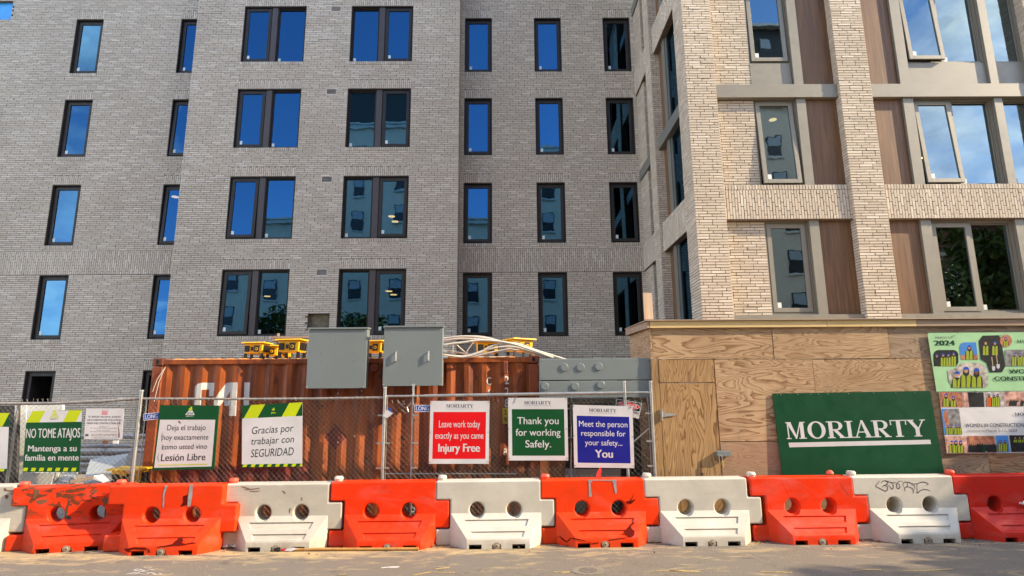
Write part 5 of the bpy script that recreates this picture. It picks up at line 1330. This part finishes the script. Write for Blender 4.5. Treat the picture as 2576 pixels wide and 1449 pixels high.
# ================================================================== WATER BARRIERS
def rounded(bm, w, seg=3, ang=.5):
    bmesh.ops.bevel(bm, geom=[e for e in bm.edges if len(e.link_faces) == 2 and e.calc_face_angle(0) > ang], offset=w, segments=seg, profile=.5, affect='EDGES', clamp_overlap=True)
BT = .25
HOLES = ((.558, .467), (1.062, .467))
def barrier_shell():
    bm = bmesh.new()
    outl = [(0, .605), (.195, .605), (.195, .215), (.0, .215), (.0, 0), (1.43, 0), (1.43, .235), (1.612, .235), (1.612, .598), (1.43, .598), (1.43, .86), (0, .86)]
    loops = []
    def loop(pts):
        vs = [bm.verts.new((x, 0, z)) for x, z in pts]; return [bm.edges.new((vs[i], vs[(i+1) % len(vs)])) for i in range(len(vs))]
    es = loop(outl)
    for cx, cz in HOLES: es += loop([(cx+.100*math.cos(k*math.pi/14), cz+.104*math.sin(k*math.pi/14)) for k in range(28)])
    bmesh.ops.triangle_fill(bm, use_beauty=True, edges=es, use_dissolve=False)
    r = bmesh.ops.extrude_face_region(bm, geom=list(bm.faces)); bmesh.ops.translate(bm, verts=[v for v in r['geom'] if isinstance(v, bmesh.types.BMVert)], vec=(0, BT, 0))
    bmesh.ops.recalc_face_normals(bm, faces=bm.faces)
    rounded(bm, .024, 3)
    me = bpy.data.meshes.new('body'); bm.to_mesh(me); bm.free(); return me
def ramp_shell(side=1):
    """sloping foot: two pressed grooves, forklift notches and a plug recess"""
    bm = bmesh.new(); TY, TZ, RZ = -.20, .125, .425
    def P_(u, v):      # v 0 top .. 1 toe
        x0 = .205+(.435-.205)*v; x1 = 1.428+(1.262-1.428)*v; return (x0+(x1-x0)*u, TY*v, RZ+(TZ-RZ)*v)
    us = [0, .115, .885, 1]; vs = [0, .26, .52, .71, .94, 1]
    g = [[bm.verts.new(P_(u, v)) for u in us] for v in vs]; groove = []
    for j in range(5):
        for i in range(3):
            f = bm.faces.new((g[j][i], g[j+1][i], g[j+1][i+1], g[j][i+1]))
            if i == 1 and j in (1, 3): groove.append(f)
    # toe
    tx = [.435, .462, .628, .765, .885, 1.03, 1.20, 1.262]; zt_ = [TZ, .058, 0]
    def tp(x, z): return (x, TY-.004*(z < TZ-.001), z)
    top = [g[5][0], g[5][1], g[5][2], g[5][3]]
    t0 = [bm.verts.new(tp(x, TZ-.012)) for x in tx]; t1 = [bm.verts.new(tp(x, .058)) for x in tx]; t2 = [bm.verts.new(tp(x, 0)) for x in tx]
    bm.faces.new(top[::-1]+t0)
    notch = []
    for i in range(7):
        bm.faces.new((t0[i], t1[i], t1[i+1], t0[i+1])); f = bm.faces.new((t1[i], t2[i], t2[i+1], t1[i+1]))
        if i in (1, 5): notch.append((f, .16))
        if i == 3: notch.append((f, .025))
    # side faces
    bl = bm.verts.new((.205, 0, 0)); br = bm.verts.new((1.428, 0, 0))
    bm.faces.new([g[j][0] for j in range(6)][::-1]+[bl, t2[0], t1[0], t0[0]][:1]+[t2[0], t1[0], t0[0]]) if False else bm.faces.new([g[0][0], bl, t2[0], t1[0], t0[0]]+[g[j][0] for j in (5, 4, 3, 2, 1)])
    bm.faces.new([g[0][3]]+[g[j][3] for j in (1, 2, 3, 4, 5)]+[t0[7], t1[7], t2[7], br])
    bm.faces.new([g[0][i] for i in range(4)]+[br, bl]); bm.faces.new([bl, br]+t2[::-1])
    for f in groove:
        r = bmesh.ops.inset_region(bm, faces=[f], thickness=.010, depth=0)
        n = Vector((0, .78, -.62)) if False else Vector((0, 1, .0)); bmesh.ops.translate(bm, verts=list(f.verts), vec=(0, .019, -.002))
        bmesh.ops.inset_region(bm, faces=[f], thickness=.002, depth=0)
    for f, d in notch:
        r = bmesh.ops.extrude_discrete_faces(bm, faces=[f]); nf = r['faces'][0]; bmesh.ops.translate(bm, verts=list(nf.verts), vec=(0, d, 0))
    bmesh.ops.recalc_face_normals(bm, faces=bm.faces)
    rounded(bm, .010, 2, .45)
    me = bpy.data.meshes.new('foot'); bm.to_mesh(me); bm.free()
    # scoop under the round holes
    o = bpy.data.objects.new('tmp', me); COL.objects.link(o); cut = []
    for cx, cz in HOLES:
        c = MB().mat('orange_plastic').cyl((cx, -.3, cz), (cx, .05, cz), .116, 28).data('c'); bq = bmesh.new(); bq.from_mesh(c); bmesh.ops.recalc_face_normals(bq, faces=bq.faces); bq.to_mesh(c); bq.free(); co = bpy.data.objects.new('c', c); COL.objects.link(co); cut.append(co)
        md = o.modifiers.new('b', 'BOOLEAN'); md.object = co; md.operation = 'DIFFERENCE'; md.solver = 'EXACT'
    bpy.context.view_layer.update(); me2 = bpy.data.meshes.new_from_object(o.evaluated_get(bpy.context.evaluated_depsgraph_get())); me2.name = 'foot'
    for c in cut: bpy.data.objects.remove(c)
    bpy.data.objects.remove(o); return me2
body_me = barrier_shell(); foot_me = ramp_shell()
for me in (body_me, foot_me):
    me.polygons.foreach_set('use_smooth', [True]*len(me.polygons)); me.set_sharp_from_angle(angle=R(32)); me.materials.clear(); me.materials.append(None)
pin_me = MB().mat('pin_red').cyl((0, 0, 0), (0, 0, .036), .052, 18, .064).cyl((0, 0, .0361), (0, 0, .064), .064, 18, .050).data('connecting_pin', smooth=True)
plug_me = MB().mat('plug_grey').cyl((.826, -.19, .040), (.826, -.206, .040), .046, 20).cyl((.826, -.206, .040), (.826, -.214, .040), .026, 16, .020).data('drain_plug', smooth=True)
plug_dot = MB().mat('dark_gap').cyl((.826, -.2145, .040), (.826, -.2165, .040), .008, 10).data('plug_hole')
BAR = []
def barrier(pxl, mat, pin, rz, label, dy=0, sx=1.0, dx=0, sz=.965):
    Y0 = 8.30+dy; x = at(pxl, 1240, Y0).x+dx; Y0 += .0158*x
    t = empty('water_barrier', label, 'barrier', (x, Y0, 0), rz, 'orange and white plastic water barriers along the road'); t.scale = (sx, 1, sz)
    for nm, me in (('body', body_me), ('foot', foot_me)):
        o = bpy.data.objects.new(nm, me); COL.objects.link(o); o.parent = t; o.material_slots[0].link = 'OBJECT'; o.material_slots[0].material = MATS[mat]
        md = o.modifiers.new('wn', 'WEIGHTED_NORMAL'); md.keep_sharp = True; md.weight = 80
    o = bpy.data.objects.new('connecting_pin', pin_me); COL.objects.link(o); o.parent = t; o.location = (.075, .125, .861); o.material_slots[0].link = 'OBJECT'; o.material_slots[0].material = MATS[pin]
    o = bpy.data.objects.new('drain_plug', plug_me); COL.objects.link(o); o.parent = t
    o2 = bpy.data.objects.new('plug_hole', plug_dot); COL.objects.link(o2); o2.parent = o
    BAR.append(t); return t
RZ0 = .0158
b0 = barrier(-219, 'white_plastic_dirty', 'pin_white', RZ0+.02, 'white barrier cut by the left edge, with brown scratches')
barrier(-480, 'orange_plastic', 'pin_red', RZ0, 'orange barrier beyond the left edge of the view')
b1 = barrier(46, 'orange_plastic_dirty', 'pin_red', .21, 'dirtiest orange barrier, scuffed brown, leftmost of the orange ones', dy=-.03, sx=.985, sz=.935)
b2 = barrier(283, 'orange_plastic_scuffed', 'pin_red', .02, 'cracked orange barrier with two silver tape strips, second orange from the left', dy=-.10, sx=1.055, sz=.96)
b3 = barrier(567, 'white_plastic_dirty', 'pin_red', RZ0-.01, 'white barrier with a red pin and a wooden handle lying at its foot', dy=.02, sz=.95)
b4 = barrier(833, 'orange_plastic', 'pin_white', RZ0, 'clean orange barrier directly below the grey cabinets')
b5 = barrier(1097, 'white_plastic', 'pin_white', RZ0, 'clean white barrier below the red sign')
b6 = barrier(1360.4, 'orange_plastic_scuffed', 'pin_red', RZ0, 'torn orange barrier with silver tape, below the dark blue sign')
b7 = barrier(1622, 'white_plastic', 'pin_white', RZ0, 'clean white barrier in front of the plywood door')
b8 = barrier(1892.3, 'orange_plastic', 'pin_white', RZ0-.01, 'orange barrier below the left half of the MORIARTY board')
b9 = barrier(2153.3, 'white_plastic', 'pin_white', RZ0, 'white barrier with black marker graffiti')
b10 = barrier(2412.3, 'orange_plastic_shaded', 'pin_red', RZ0, 'orange barrier cut by the right edge, its colour darkened for shade')
barrier(2673, 'white_plastic', 'pin_white', RZ0, 'white barrier beyond the right edge of the view')
def surf_pt(t, px, py, lift=.003):
    """where the line of sight meets the front of this barrier (wall, ramp or toe), in the barrier's own coordinates"""
    M = Matrix.Translation(t.location) @ Matrix.Rotation(t.rotation_euler.z, 4, 'Z') @ Matrix.Diagonal((*t.scale, 1)); Mi = M.inverted()
    d = FW + RT*((px-1288)/CAM_F) - UP*((py-724.5)/CAM_F); o_ = Mi @ Vector((0, 0, CAM_H)); q = (Mi @ (Vector((0, 0, CAM_H))+d))-o_
    s = -o_.y/q.y; h = o_+q*s
    if h.z > .43: return h+Vector((0, -lift, 0))
    k = .20/.30     # ramp: y = -(0.425-z)*k
    s = (-.425*k+o_.z*k-o_.y)/(q.y-q.z*k); h = o_+q*s
    if h.z > .125: return h+Vector((0, -lift, lift*.6))
    s = (-.204-o_.y)/q.y; return o_+q*s+Vector((0, -lift, 0))
def mark(t, pts, m, nm='mark', lift=.003):
    mb = MB().mat(m); mb.face([surf_pt(t, x, y, lift) for x, y in pts]); o = bpy.data.objects.new(nm, mb.data(nm)); COL.objects.link(o); o.parent = t; return o
def stroke(t, pts, m, w=.0045, nm='pen_stroke'):
    q = []
    for i in range(len(pts)-1):
        p0, p1, p2, p3 = pts[max(i-1, 0)], pts[i], pts[i+1], pts[min(i+2, len(pts)-1)]
        for k_ in range(4):
            s = k_/4; q.append(tuple(.5*((2*p1[a])+(p2[a]-p0[a])*s+(2*p0[a]-5*p1[a]+4*p2[a]-p3[a])*s*s+(3*p1[a]-p0[a]-3*p2[a]+p3[a])*s**3) for a in (0, 1)))
    q.append(pts[-1]); v = [surf_pt(t, x, y, .0025) for x, y in q]; mb = MB().mat(m); n = len(v)
    for i in range(n-1):
        d = (v[i+1]-v[i]); d = Vector((d.x, 0, d.z)).normalized(); s = Vector((-d.z, 0, d.x)); wa = w*(.35+.65*math.sin(math.pi*(i+.3)/n)); wb = w*(.35+.65*math.sin(math.pi*(i+1.3)/n))
        mb.face([v[i]-s*wa, v[i+1]-s*wb, v[i+1]+s*wb, v[i]+s*wa])
    o = bpy.data.objects.new(nm, mb.data(nm)); COL.objects.link(o); o.parent = t
def cv(x0, y0, k): return lambda pts: [(x0+x/k, y0+y/k) for x, y in pts]
f = cv(0, 1182, 6.301)
mark(b1, f([(1085, 490), (1130, 485), (1105, 530), (1080, 600), (1070, 720), (1110, 735), (1135, 770), (1095, 795), (1040, 770), (1030, 730), (1050, 600)]), 'black_mark', 'burn_mark')
for q in ([(575, 490), (640, 475), (760, 470), (740, 510), (640, 550), (590, 530)], [(530, 310), (625, 310), (620, 380), (590, 400), (550, 470), (530, 440)], [(1480, 300), (1560, 320), (1510, 370), (1470, 400)], [(1600, 460), (1740, 430), (1720, 500), (1660, 570), (1640, 520)], [(445, 270), (560, 275), (560, 300), (480, 310)]): mark(b1, f(q), 'scratch_brown', 'scuff')
for q in ([(65, 290), (90, 290), (110, 320), (205, 325), (200, 345), (110, 335), (70, 330)], [(160, 380), (215, 355), (190, 390)], [(80, 400), (130, 400), (135, 440), (100, 470), (85, 440)]): mark(b0, f(q), 'scratch_brown', 'scuff')
f = cv(281.1, 1182, 3.562)
mark(b2, f([(400, 690), (470, 680), (545, 665), (600, 615), (635, 610), (642, 635), (632, 655), (660, 662), (730, 650), (765, 658), (700, 667), (640, 674), (560, 677), (500, 684), (420, 694)]), 'crack_dark', 'crack', .006)
mark(b2, f([(110, 705), (165, 700), (200, 692), (300, 695), (340, 715), (345, 745), (330, 740), (325, 715), (200, 708), (175, 715), (165, 735), (150, 740), (120, 720)]), 'crack_dark', 'crack', .006)
for q in ([(480, 138), (505, 140), (480, 200), (472, 250), (455, 252), (465, 190)], [(460, 255), (475, 255), (468, 340), (455, 335)], [(700, 130), (728, 130), (722, 240), (705, 330), (680, 328), (684, 240)]): mark(b2, f(q), 'tape_silver', 'tape_strip', .004)
mark(b2, f([(640, 235), (682, 222), (680, 315), (615, 330), (640, 290)]), 'crack_dark', 'stain', .0025)
f = cv(1341.7, 1182, 6.480)
mark(b6, f([(330, 1110), (450, 1080), (480, 1115), (540, 1160), (600, 1110), (700, 1115), (830, 1150), (960, 1195), (1070, 1180), (1060, 1195), (960, 1207), (880, 1172), (800, 1157), (690, 1132), (610, 1127), (545, 1188), (460, 1142), (430, 1104)]), 'crack_dark', 'crack', .006)
mark(b6, f([(1520, 970), (1575, 900), (1640, 850), (1640, 880), (1590, 920), (1600, 960), (1650, 1000), (1640, 1070), (1600, 1100), (1540, 1095), (1510, 1040), (1470, 1020), (1520, 1000)]), 'crack_dark', 'crack', .006)
mark(b6, f([(1220, 1140), (1520, 1098), (1518, 1104), (1222, 1150)]), 'crack_dark', 'crack', .006)
mark(b6, f([(1645, 365), (1600, 470), (1560, 510), (1520, 510), (1515, 540), (1560, 555), (1610, 545), (1630, 515), (1665, 490), (1640, 480), (1590, 512), (1610, 470)]), 'crack_dark', 'crack', .004)
for q in ([(890, 160), (965, 158), (955, 200), (930, 205), (952, 435), (905, 438), (900, 210)], [(1265, 160), (1350, 158), (1358, 385), (1330, 385), (1300, 220)], [(965, 160), (1265, 162), (1265, 178), (965, 172)]): mark(b6, f(q), 'tape_silver', 'tape_strip', .004)
f = cv(575, 1201, 3.798)
for q in ([(120, 85), (165, 100), (200, 105)], [(150, 118), (230, 112), (300, 103)], [(200, 130), (250, 135), (300, 127)], [(515, 125), (530, 140), (545, 155)], [(700, 190), (701, 205), (702, 222)], [(588, 290), (586, 315), (584, 340)]): stroke(b3, f(q), 'scratch_brown', .006, 'scratch')
f = cv(2159.5, 1162.8, 6.301)
for q in ([(338, 292), (305, 335), (275, 378), (350, 420), (435, 458), (462, 410), (440, 375), (395, 372), (388, 395)], [(370, 335), (375, 305), (420, 292), (480, 310), (540, 325), (600, 325)], [(450, 300), (457, 345), (400, 365)], [(450, 352), (500, 388), (530, 425), (552, 400), (545, 345), (520, 325)],
          [(700, 302), (640, 305), (605, 350), (610, 400), (635, 420), (658, 390), (640, 345), (615, 335)], [(715, 395), (710, 330), (740, 315), (800, 318), (850, 345), (890, 380), (890, 430)], [(775, 325), (775, 385), (735, 400), (740, 460)], [(775, 388), (830, 400), (870, 440), (868, 492)],
          [(850, 330), (890, 345), (930, 340), (1000, 315), (1060, 318), (1108, 345), (1070, 362)], [(925, 340), (930, 420), (935, 490), (980, 450), (1050, 430), (1110, 440), (1138, 460)]): stroke(b9, f(q), 'marker_ink', .0052)
for t, q in ((b8, [(2112, 1212), (2120, 1225), (2128, 1236), (2135, 1245)]), (b8, [(1968, 1206), (1975, 1222), (1985, 1236), (1990, 1246)])): stroke(t, q, 'scratch_brown' if q[0][0] > 2100 else 'pin_red', .003, 'scratch')

# ================================================================== THINGS STORED BEHIND THE FENCE
for i, (py, r, Y) in enumerate(((1098.5, .040, 9.75), (1122, .036, 9.72), (1137, .044, 9.66), (1153, .040, 9.62), (1169, .040, 9.60), (1187, .038, 9.58))):
    a = at(60, py+1, Y); b = at(372, py-1, Y); mb = MB().mat('pipe_grey'); mb.cyl(a, b, r, 14, cap=False); mb.cyl(a, b, r-.006, 14, cap=False)
    for x in (a.x+1.25, a.x+2.1): mb.cyl((x, Y, a.z), (x+.05, Y, a.z), r+.006, 14)
    thing(mb, 'steel_pipe', ('topmost of the grey pipes racked behind the fence at the left', 'second pipe from the top in the rack behind the fence', 'third and thickest pipe in the rack behind the fence', 'fourth pipe from the top in the rack behind the fence', 'fifth pipe from the top in the rack behind the fence', 'lowest of the grey pipes racked behind the fence')[i], 'pipe', True, 'grey pipes racked behind the fence')
def slab(pts, Y, dep, m, name, label, cat): 
    mb = MB().mat(m); q = [at(x, y, Y) for x, y in pts]; q = [Vector((a.x, a.y, a.z)) for a in q]; mb.prism(q, (0, dep, 0)); return thing(mb, name, label, cat)
slab(((52, 1018), (66, 1018), (63, 1216), (48, 1216)), 9.15, .05, 'foam_white', 'leaning_board', 'tall white board edge standing behind the NO TOME ATAJOS sign', 'board')
slab(((66.5, 1018), (157, 1018.5), (156.5, 1031.5), (66.5, 1037)), 9.16, .05, 'foam_white', 'foam_sheet', 'white panel showing above the NO TOME ATAJOS sign', 'panel')
slab(((57, 1188), (136, 1190), (128, 1218), (54, 1218)), 9.10, .25, 'foam_white', 'foam_slab', 'white foam slab below the NO TOME ATAJOS sign', 'foam slab')
slab(((-60, 1022), (46, 1020), (40, 1222), (-60, 1222)), 9.3, .05, 'dark_board', 'dark_backboard', 'dark panel behind the leftmost sign', 'panel')
slab(((38, 1018), (42, 1018), (41, 1046), (36, 1048)), 9.1, .03, 'foam_white', 'white_stake', 'short white stake hanging beside the leftmost sign', 'stake')
def leaning(pts, Y0, Y1, t, m, name, label, cat):
    q = [at(x, y, Y0 if k in (0, 1) else Y1) for k, (x, y) in enumerate(pts)]; mb = MB().mat(m); mb.prism(q, (0, t, 0)); return thing(mb, name, label, cat)
leaning(((227.5, 1155), (330, 1139), (352, 1225), (206, 1225)), 9.45, 9.15, .02, 'sheet_blue_grey', 'metal_sheet', 'left pale blue grey sheet leaning behind the fence', 'metal sheet')
leaning(((322, 1139), (372, 1139), (368, 1225), (302, 1225)), 9.40, 9.22, .02, 'sheet_blue_grey', 'metal_sheet', 'right pale blue grey sheet beside the container', 'metal sheet')
o = leaning(((154, 1189), (190, 1189), (176, 1222), (138, 1222)), 9.25, 9.08, .06, 'panel_grey_light', 'carton_lid', 'grey lid with a paper label leaning behind the leftmost orange barrier', 'lid')
MB().mat('sign_white').face([at(x, y, 9.10-.03+.17*(1222-y)/33*.9) for x, y in ((163, 1194.5), (180, 1197), (173, 1214), (154, 1211))]).build('paper_label', o)
mb = MB().mat('cardboard'); a = at(176, 1216, 8.72); b = at(234, 1205, 8.72); mb.hexa([a, b, b+Vector((.02, .25, 0)), a+Vector((.02, .25, 0))], [v+Vector((0, 0, .045)) for v in (a, b, b+Vector((.02, .25, 0)), a+Vector((.02, .25, 0)))]); mb.mat('foam_white'); c = at(258, 1214, 8.72); mb.hexa([b+Vector((.003, 0, 0)), c, c+Vector((0, .25, 0)), b+Vector((.023, .25, 0))], [b+Vector((.003, 0, .045)), c+Vector((0, 0, .012)), c+Vector((0, .25, .012)), b+Vector((.023, .25, .045))])
thing(mb, 'cardboard_tray', 'flattened cardboard tray lying behind the leftmost orange barrier', 'tray')
c = at(325, 1216, 9.08); power_box((c.x, 9.12, c.z-.02), .05, 'yellow power box low behind the fence beside the container', 1.15, False, None)
MB().mat('dark_board').box((c.x-.25, 8.98, 0), (c.x+.22, 9.35, c.z-.025)).build('crate_box', None, org=(c.x, 9.1, 0), label='dark crate under the low yellow power box', category='crate')
mb = MB().mat('scratch_brown').box(tuple(at(256, 1116, 8.74)), tuple(at(272, 1109, 8.74)+Vector((0, .02, 0)))); mb.mat('galvanised').box(tuple(at(272.2, 1114, 8.742)), tuple(at(283, 1111, 8.742)+Vector((0, .012, 0)))); mb.mat('foam_white').box(tuple(at(283.2, 1116, 8.74)), tuple(at(297, 1108.5, 8.74)+Vector((0, .02, 0))))
thing(mb, 'paint_brush', 'paint brush with a dark red handle stuck in the fence', 'brush')
slab(((1357, 1003), (1640, 1001), (1640, 1312), (1357, 1312)), 9.62, .05, 'dark_board', 'dark_screen', 'dark backdrop sheet closing the gap below the grey wireway boxes', 'board')  # plain dark sheet as a backdrop behind the signs
slab(((1430, 1004), (1632, 1002), (1632, 1013), (1430, 1014)), 9.20, .05, 'grey_green_metal', 'grey_batten', 'grey strip just under the right rail of the fence', 'batten')
slab(((1358, 1020), (1422.5, 1020), (1422.5, 1232), (1358, 1232)), 9.28, .03, 'brown_board', 'brown_board', 'reddish brown board below the green sign', 'board')
slab(((1422.8, 1180), (1450, 1180), (1446, 1202), (1422.8, 1202)), 9.25, .12, 'sheet_blue_grey', 'pale_carton', 'pale blue carton between the two brown boards', 'carton')
leaning(((1450, 1180), (1562, 1180), (1560, 1230), (1434, 1230)), 9.30, 9.15, .02, 'weathered_lumber', 'brown_plank', 'brown plank lying below the dark blue sign', 'plank')
for px in (1434, 1437): pass
mb = MB().mat('galvanised'); mb.tube([at(1418, 1028, 9.1), at(1460, 1028, 9.1)], .012, 6); mb.tube([at(1418, 1101, 9.1), at(1450, 1101, 9.1)], .012, 6); mb.tube([at(1436, 1020, 9.12), at(1436, 1200, 9.12)], .012, 6)
thing(mb, 'pipe_frame', 'thin metal frame seen in the gap between the green and the blue sign', 'frame', True)
mb = MB().mat('hi_vis_pink'); mb.prism([at(x, y, 8.62) for x, y in ((1498.5, 1203), (1502, 1188), (1506, 1181), (1510.6, 1175), (1513.4, 1184), (1511, 1192), (1511.5, 1203))], (0, .012, 0)); thing(mb, 'warning_flag', 'bright red cloth flag sticking up behind the torn barrier', 'flag')
c = at(1034, 1282, 8.88); mb = MB().mat('sign_white').box((c.x-.055, 8.88, c.z-.035), (c.x+.055, 8.884, c.z+.035)); o = thing(mb, 'paper_tag', 'white tag with dark bars seen through a hole of the orange barrier', 'tag')
mb = MB().mat('ink_black')
for k_ in range(6): mb.box((c.x-.038+.014*k_, 8.8765, c.z-.018), (c.x-.038+.014*k_+.005, 8.879, c.z+.018))
mb.build('print_bars', o, kind='stuff')
c = at(2085, 1193, 8.45); mb = MB().mat('pin_red')
for k_ in range(6):
    a0 = math.pi/2*k_/6; a1 = math.pi/2*(k_+1)/6; mb.cyl((c.x, 8.42, .868+.05*math.sin(a0)), (c.x, 8.42, .868+.05*math.sin(a1)), .05*math.cos(a0), 14, max(.001, .05*math.cos(a1)), False)
thing(mb, 'red_knob', 'small red round knob on top of the barrier below the MORIARTY board', 'knob', True)
# crumpled paper on the last barrier
rr = random.Random(3); c = surf_pt(b10, 2562, 1292, .02)
def crumple(loc, s, m, name, label, cat, flat_=.5, n=7):
    mb = MB().mat(m); g = [[Vector((loc[0]+(i/n-.5)*s*(1+rr.uniform(-.1, .1)), loc[1]+(j/n-.5)*s*.5+rr.uniform(-.01, .01), loc[2]+abs(rr.gauss(0, 1))*s*.12*flat_+.012)) for i in range(n+1)] for j in range(n+1)]
    for j in range(n):
        for i in range(n): mb.face([g[j][i], g[j][i+1], g[j+1][i+1]]); mb.face([g[j][i], g[j+1][i+1], g[j+1][i]])
    return thing(mb, name, label, cat)
w_ = b10.matrix_world if False else Matrix.Translation(b10.location) @ Matrix.Rotation(b10.rotation_euler.z, 4, 'Z'); c = w_ @ Vector((1.0, -.02, .40))
crumple((c.x, c.y-.03, .425), .22, 'foam_white', 'crumpled_paper', 'crumpled white paper resting on the rightmost barrier', 'paper', 1.2)
q = on_ground(577, 1380, 0); crumple((q.x, q.y+.02, 0), .20, 'foam_white', 'crumpled_paper', 'crumpled white paper on the road left of the white barrier', 'paper', 1.0)
q = on_ground(560, 1374, 0); crumple((q.x, q.y+.05, 0), .13, 'dry_leaf', 'crumpled_scrap', 'crumpled brown scrap beside the white paper on the road', 'scrap', 1.6)
# long wooden handle
a = on_ground(706, 1387, 0); b = on_ground(1053, 1385, 0); a.z = b.z = .021
hd = empty('wooden_handle', 'long wooden tool handle lying on the road in front of the barriers', 'tool handle', (a.x, a.y, 0))
MB().mat('tool_handle').tube([a, a.lerp(b, .3)+Vector((0, .004, .001)), a.lerp(b, .6), b], .019, 12).build('handle', hd, smooth=True)
MB().mat('socket_black').cyl(a+Vector((-.075, 0, .012)), a+Vector((-.002, 0, 0)), .034, 12).build('head', hd, smooth=True)
MB().mat('sign_white').prism([a+Vector((.03, -.022, .0)), a+Vector((.16, -.024, .030)), a+Vector((.23, -.022, .016)), a+Vector((.14, -.03, -.016))], (0, .003, 0)).build('paper_wrap', hd)
MB().mat('flag_red').prism([a+Vector((.01, -.0235, .012)), a+Vector((.08, -.0235, .022)), a+Vector((.07, -.0235, -.012)), a+Vector((.02, -.0235, -.01))], (0, .0012, 0)).build('red_print', hd)

# ================================================================== ROAD MARKS AND LITTER
def gp(px, py, z=.004): v = on_ground(px, py); return (v.x, v.y, z)
def ribbon(pts, w, m, name, label=None, cat=None, z=.004):
    mb = MB().mat(m); q = [Vector(gp(x, y, z)) for x, y in pts]
    for i in range(len(q)-1):
        d = (q[i+1]-q[i]).normalized(); s = Vector((-d.y, d.x, 0))*w*(.7+.3*math.sin(i*2.1)); mb.face([q[i]-s, q[i+1]-s, q[i+1]+s, q[i]+s])
    return mb
K = (1300/1.5652, 2100/1.5652, 1.84*1.5652)
def k1(pts): return [(830.6+x/2.88, 1341.7+y/2.88) for x, y in pts]
def k2(pts): return [(1681.6+x/2.88, 1309.7+y/2.88) for x, y in pts]
for i, (pts, w) in enumerate(((k1([(600, 306), (680, 290), (730, 282), (820, 285), (905, 284)]), .018), (k1([(760, 262), (800, 256), (865, 250)]), .02), (k1([(1620, 280), (1680, 284), (1740, 282)]), .016), (k1([(2360, 272), (2450, 276), (2576, 270)]), .016), (k2([(0, 366), (100, 368), (230, 370)]), .018), (k2([(665, 370), (780, 374), (895, 378)]), .013), (k2([(1320, 368), (1430, 358), (1545, 358)]), .012), (k2([(1690, 366), (1850, 364), (2060, 352)]), .014), (k1([(60, 300), (90, 297), (120, 298)]), .014))):
    P(ribbon(pts, w, 'road_yellow', '').build('yellow_road_mark'), kind='structure')
def k0(pts): return [(x/2.88, 1341.7+y/2.88) for x, y in pts]
wm = MB()
for pts in ([(910, 300), (960, 285), (1010, 292), (1060, 300)], [(960, 270), (1010, 262), (1050, 275), (1090, 262), (1120, 270)], [(1040, 250), (1075, 254), (1100, 250)], [(1060, 300), (1090, 285), (1130, 300), (1175, 295), (1150, 290)], [(1000, 256), (970, 268), (1040, 280), (1100, 290)], [(930, 292), (980, 298), (1010, 283)]):
    m_ = ribbon(k0(pts), .008, 'road_white', ''); wm.mat('road_white').mesh(m_.v, m_.f)
P(wm.build('white_spray_mark'), kind='structure')
for pts in ([(370, 252), (430, 247), (500, 246)],): P(ribbon(k1(pts), .03, 'road_white', '', z=.0045).build('white_road_mark'), kind='structure')
# small oval cover with a worn yellow ring
c = on_ground(*k1([(1868, 270)])[0]); mb = MB().mat('iron_cover'); mb.cyl((c.x, c.y, .001), (c.x, c.y, .006), .10, 22); o = thing(mb, 'valve_cover', 'small round iron cover set in the road near the middle', 'road cover')
mb = MB().mat('worn_ring')
for k_ in range(28):
    a0, a1 = k_/28*6.283, (k_+1)/28*6.283; mb.face([(c.x+.105*math.cos(a0), c.y+.105*math.sin(a0), .005), (c.x+.105*math.cos(a1), c.y+.105*math.sin(a1), .005), (c.x+.19*math.cos(a1), c.y+.17*math.sin(a1), .004), (c.x+.19*math.cos(a0), c.y+.17*math.sin(a0), .004)])
mb.build('mortar_ring', o)
rr = random.Random(9)
lf = MB().mat('dry_leaf')
for _ in range(330):
    x = rr.uniform(-7, 7); 
    if rr.random() < .75: x = rr.choice([-5.9, -5.45, -4.0, -2.4, -1.0, .5, 1.95, 3.4, 4.9, 6.2])+rr.gauss(0, .16)
    y = 8.13+.0158*x+abs(rr.gauss(0, .07))*(1 if rr.random() < .8 else -3)+rr.uniform(-.02, .1); s = rr.uniform(.008, .032); z = .006+rr.uniform(0, .02)
    d = Vector((rr.uniform(-1, 1), rr.uniform(-1, 1), rr.uniform(-.5, .5))).normalized(); e = Vector((-d.y, d.x, rr.uniform(-.4, .4))); p0 = Vector((x, y, z))
    lf.face([p0-d*s, p0+e*s*.5, p0+d*s, p0-e*s*.5])
P(lf.build('fallen_leaves'), kind='stuff')
gr = MB().mat('grit')
for _ in range(420):
    x = rr.uniform(-7.6, 7.2); y = rr.uniform(6.9, 8.1) if rr.random() < .35 else 8.05+.0158*x-abs(rr.gauss(0, .12)); s = rr.uniform(.002, .007)
    if rr.random() < .25: x = rr.gauss(-3.9, .5)
    gr.mesh([(x-s, y-s, .002), (x+s*1.2, y-s*.8, .002), (x+s*.8, y+s, .002), (x-s, y+s*.7, .002), (x+rr.uniform(-.3, .3)*s, y, .002+s*1.1)], [(0, 1, 4), (1, 2, 4), (2, 3, 4), (3, 0, 4)])
P(gr.build('road_grit'), kind='stuff')
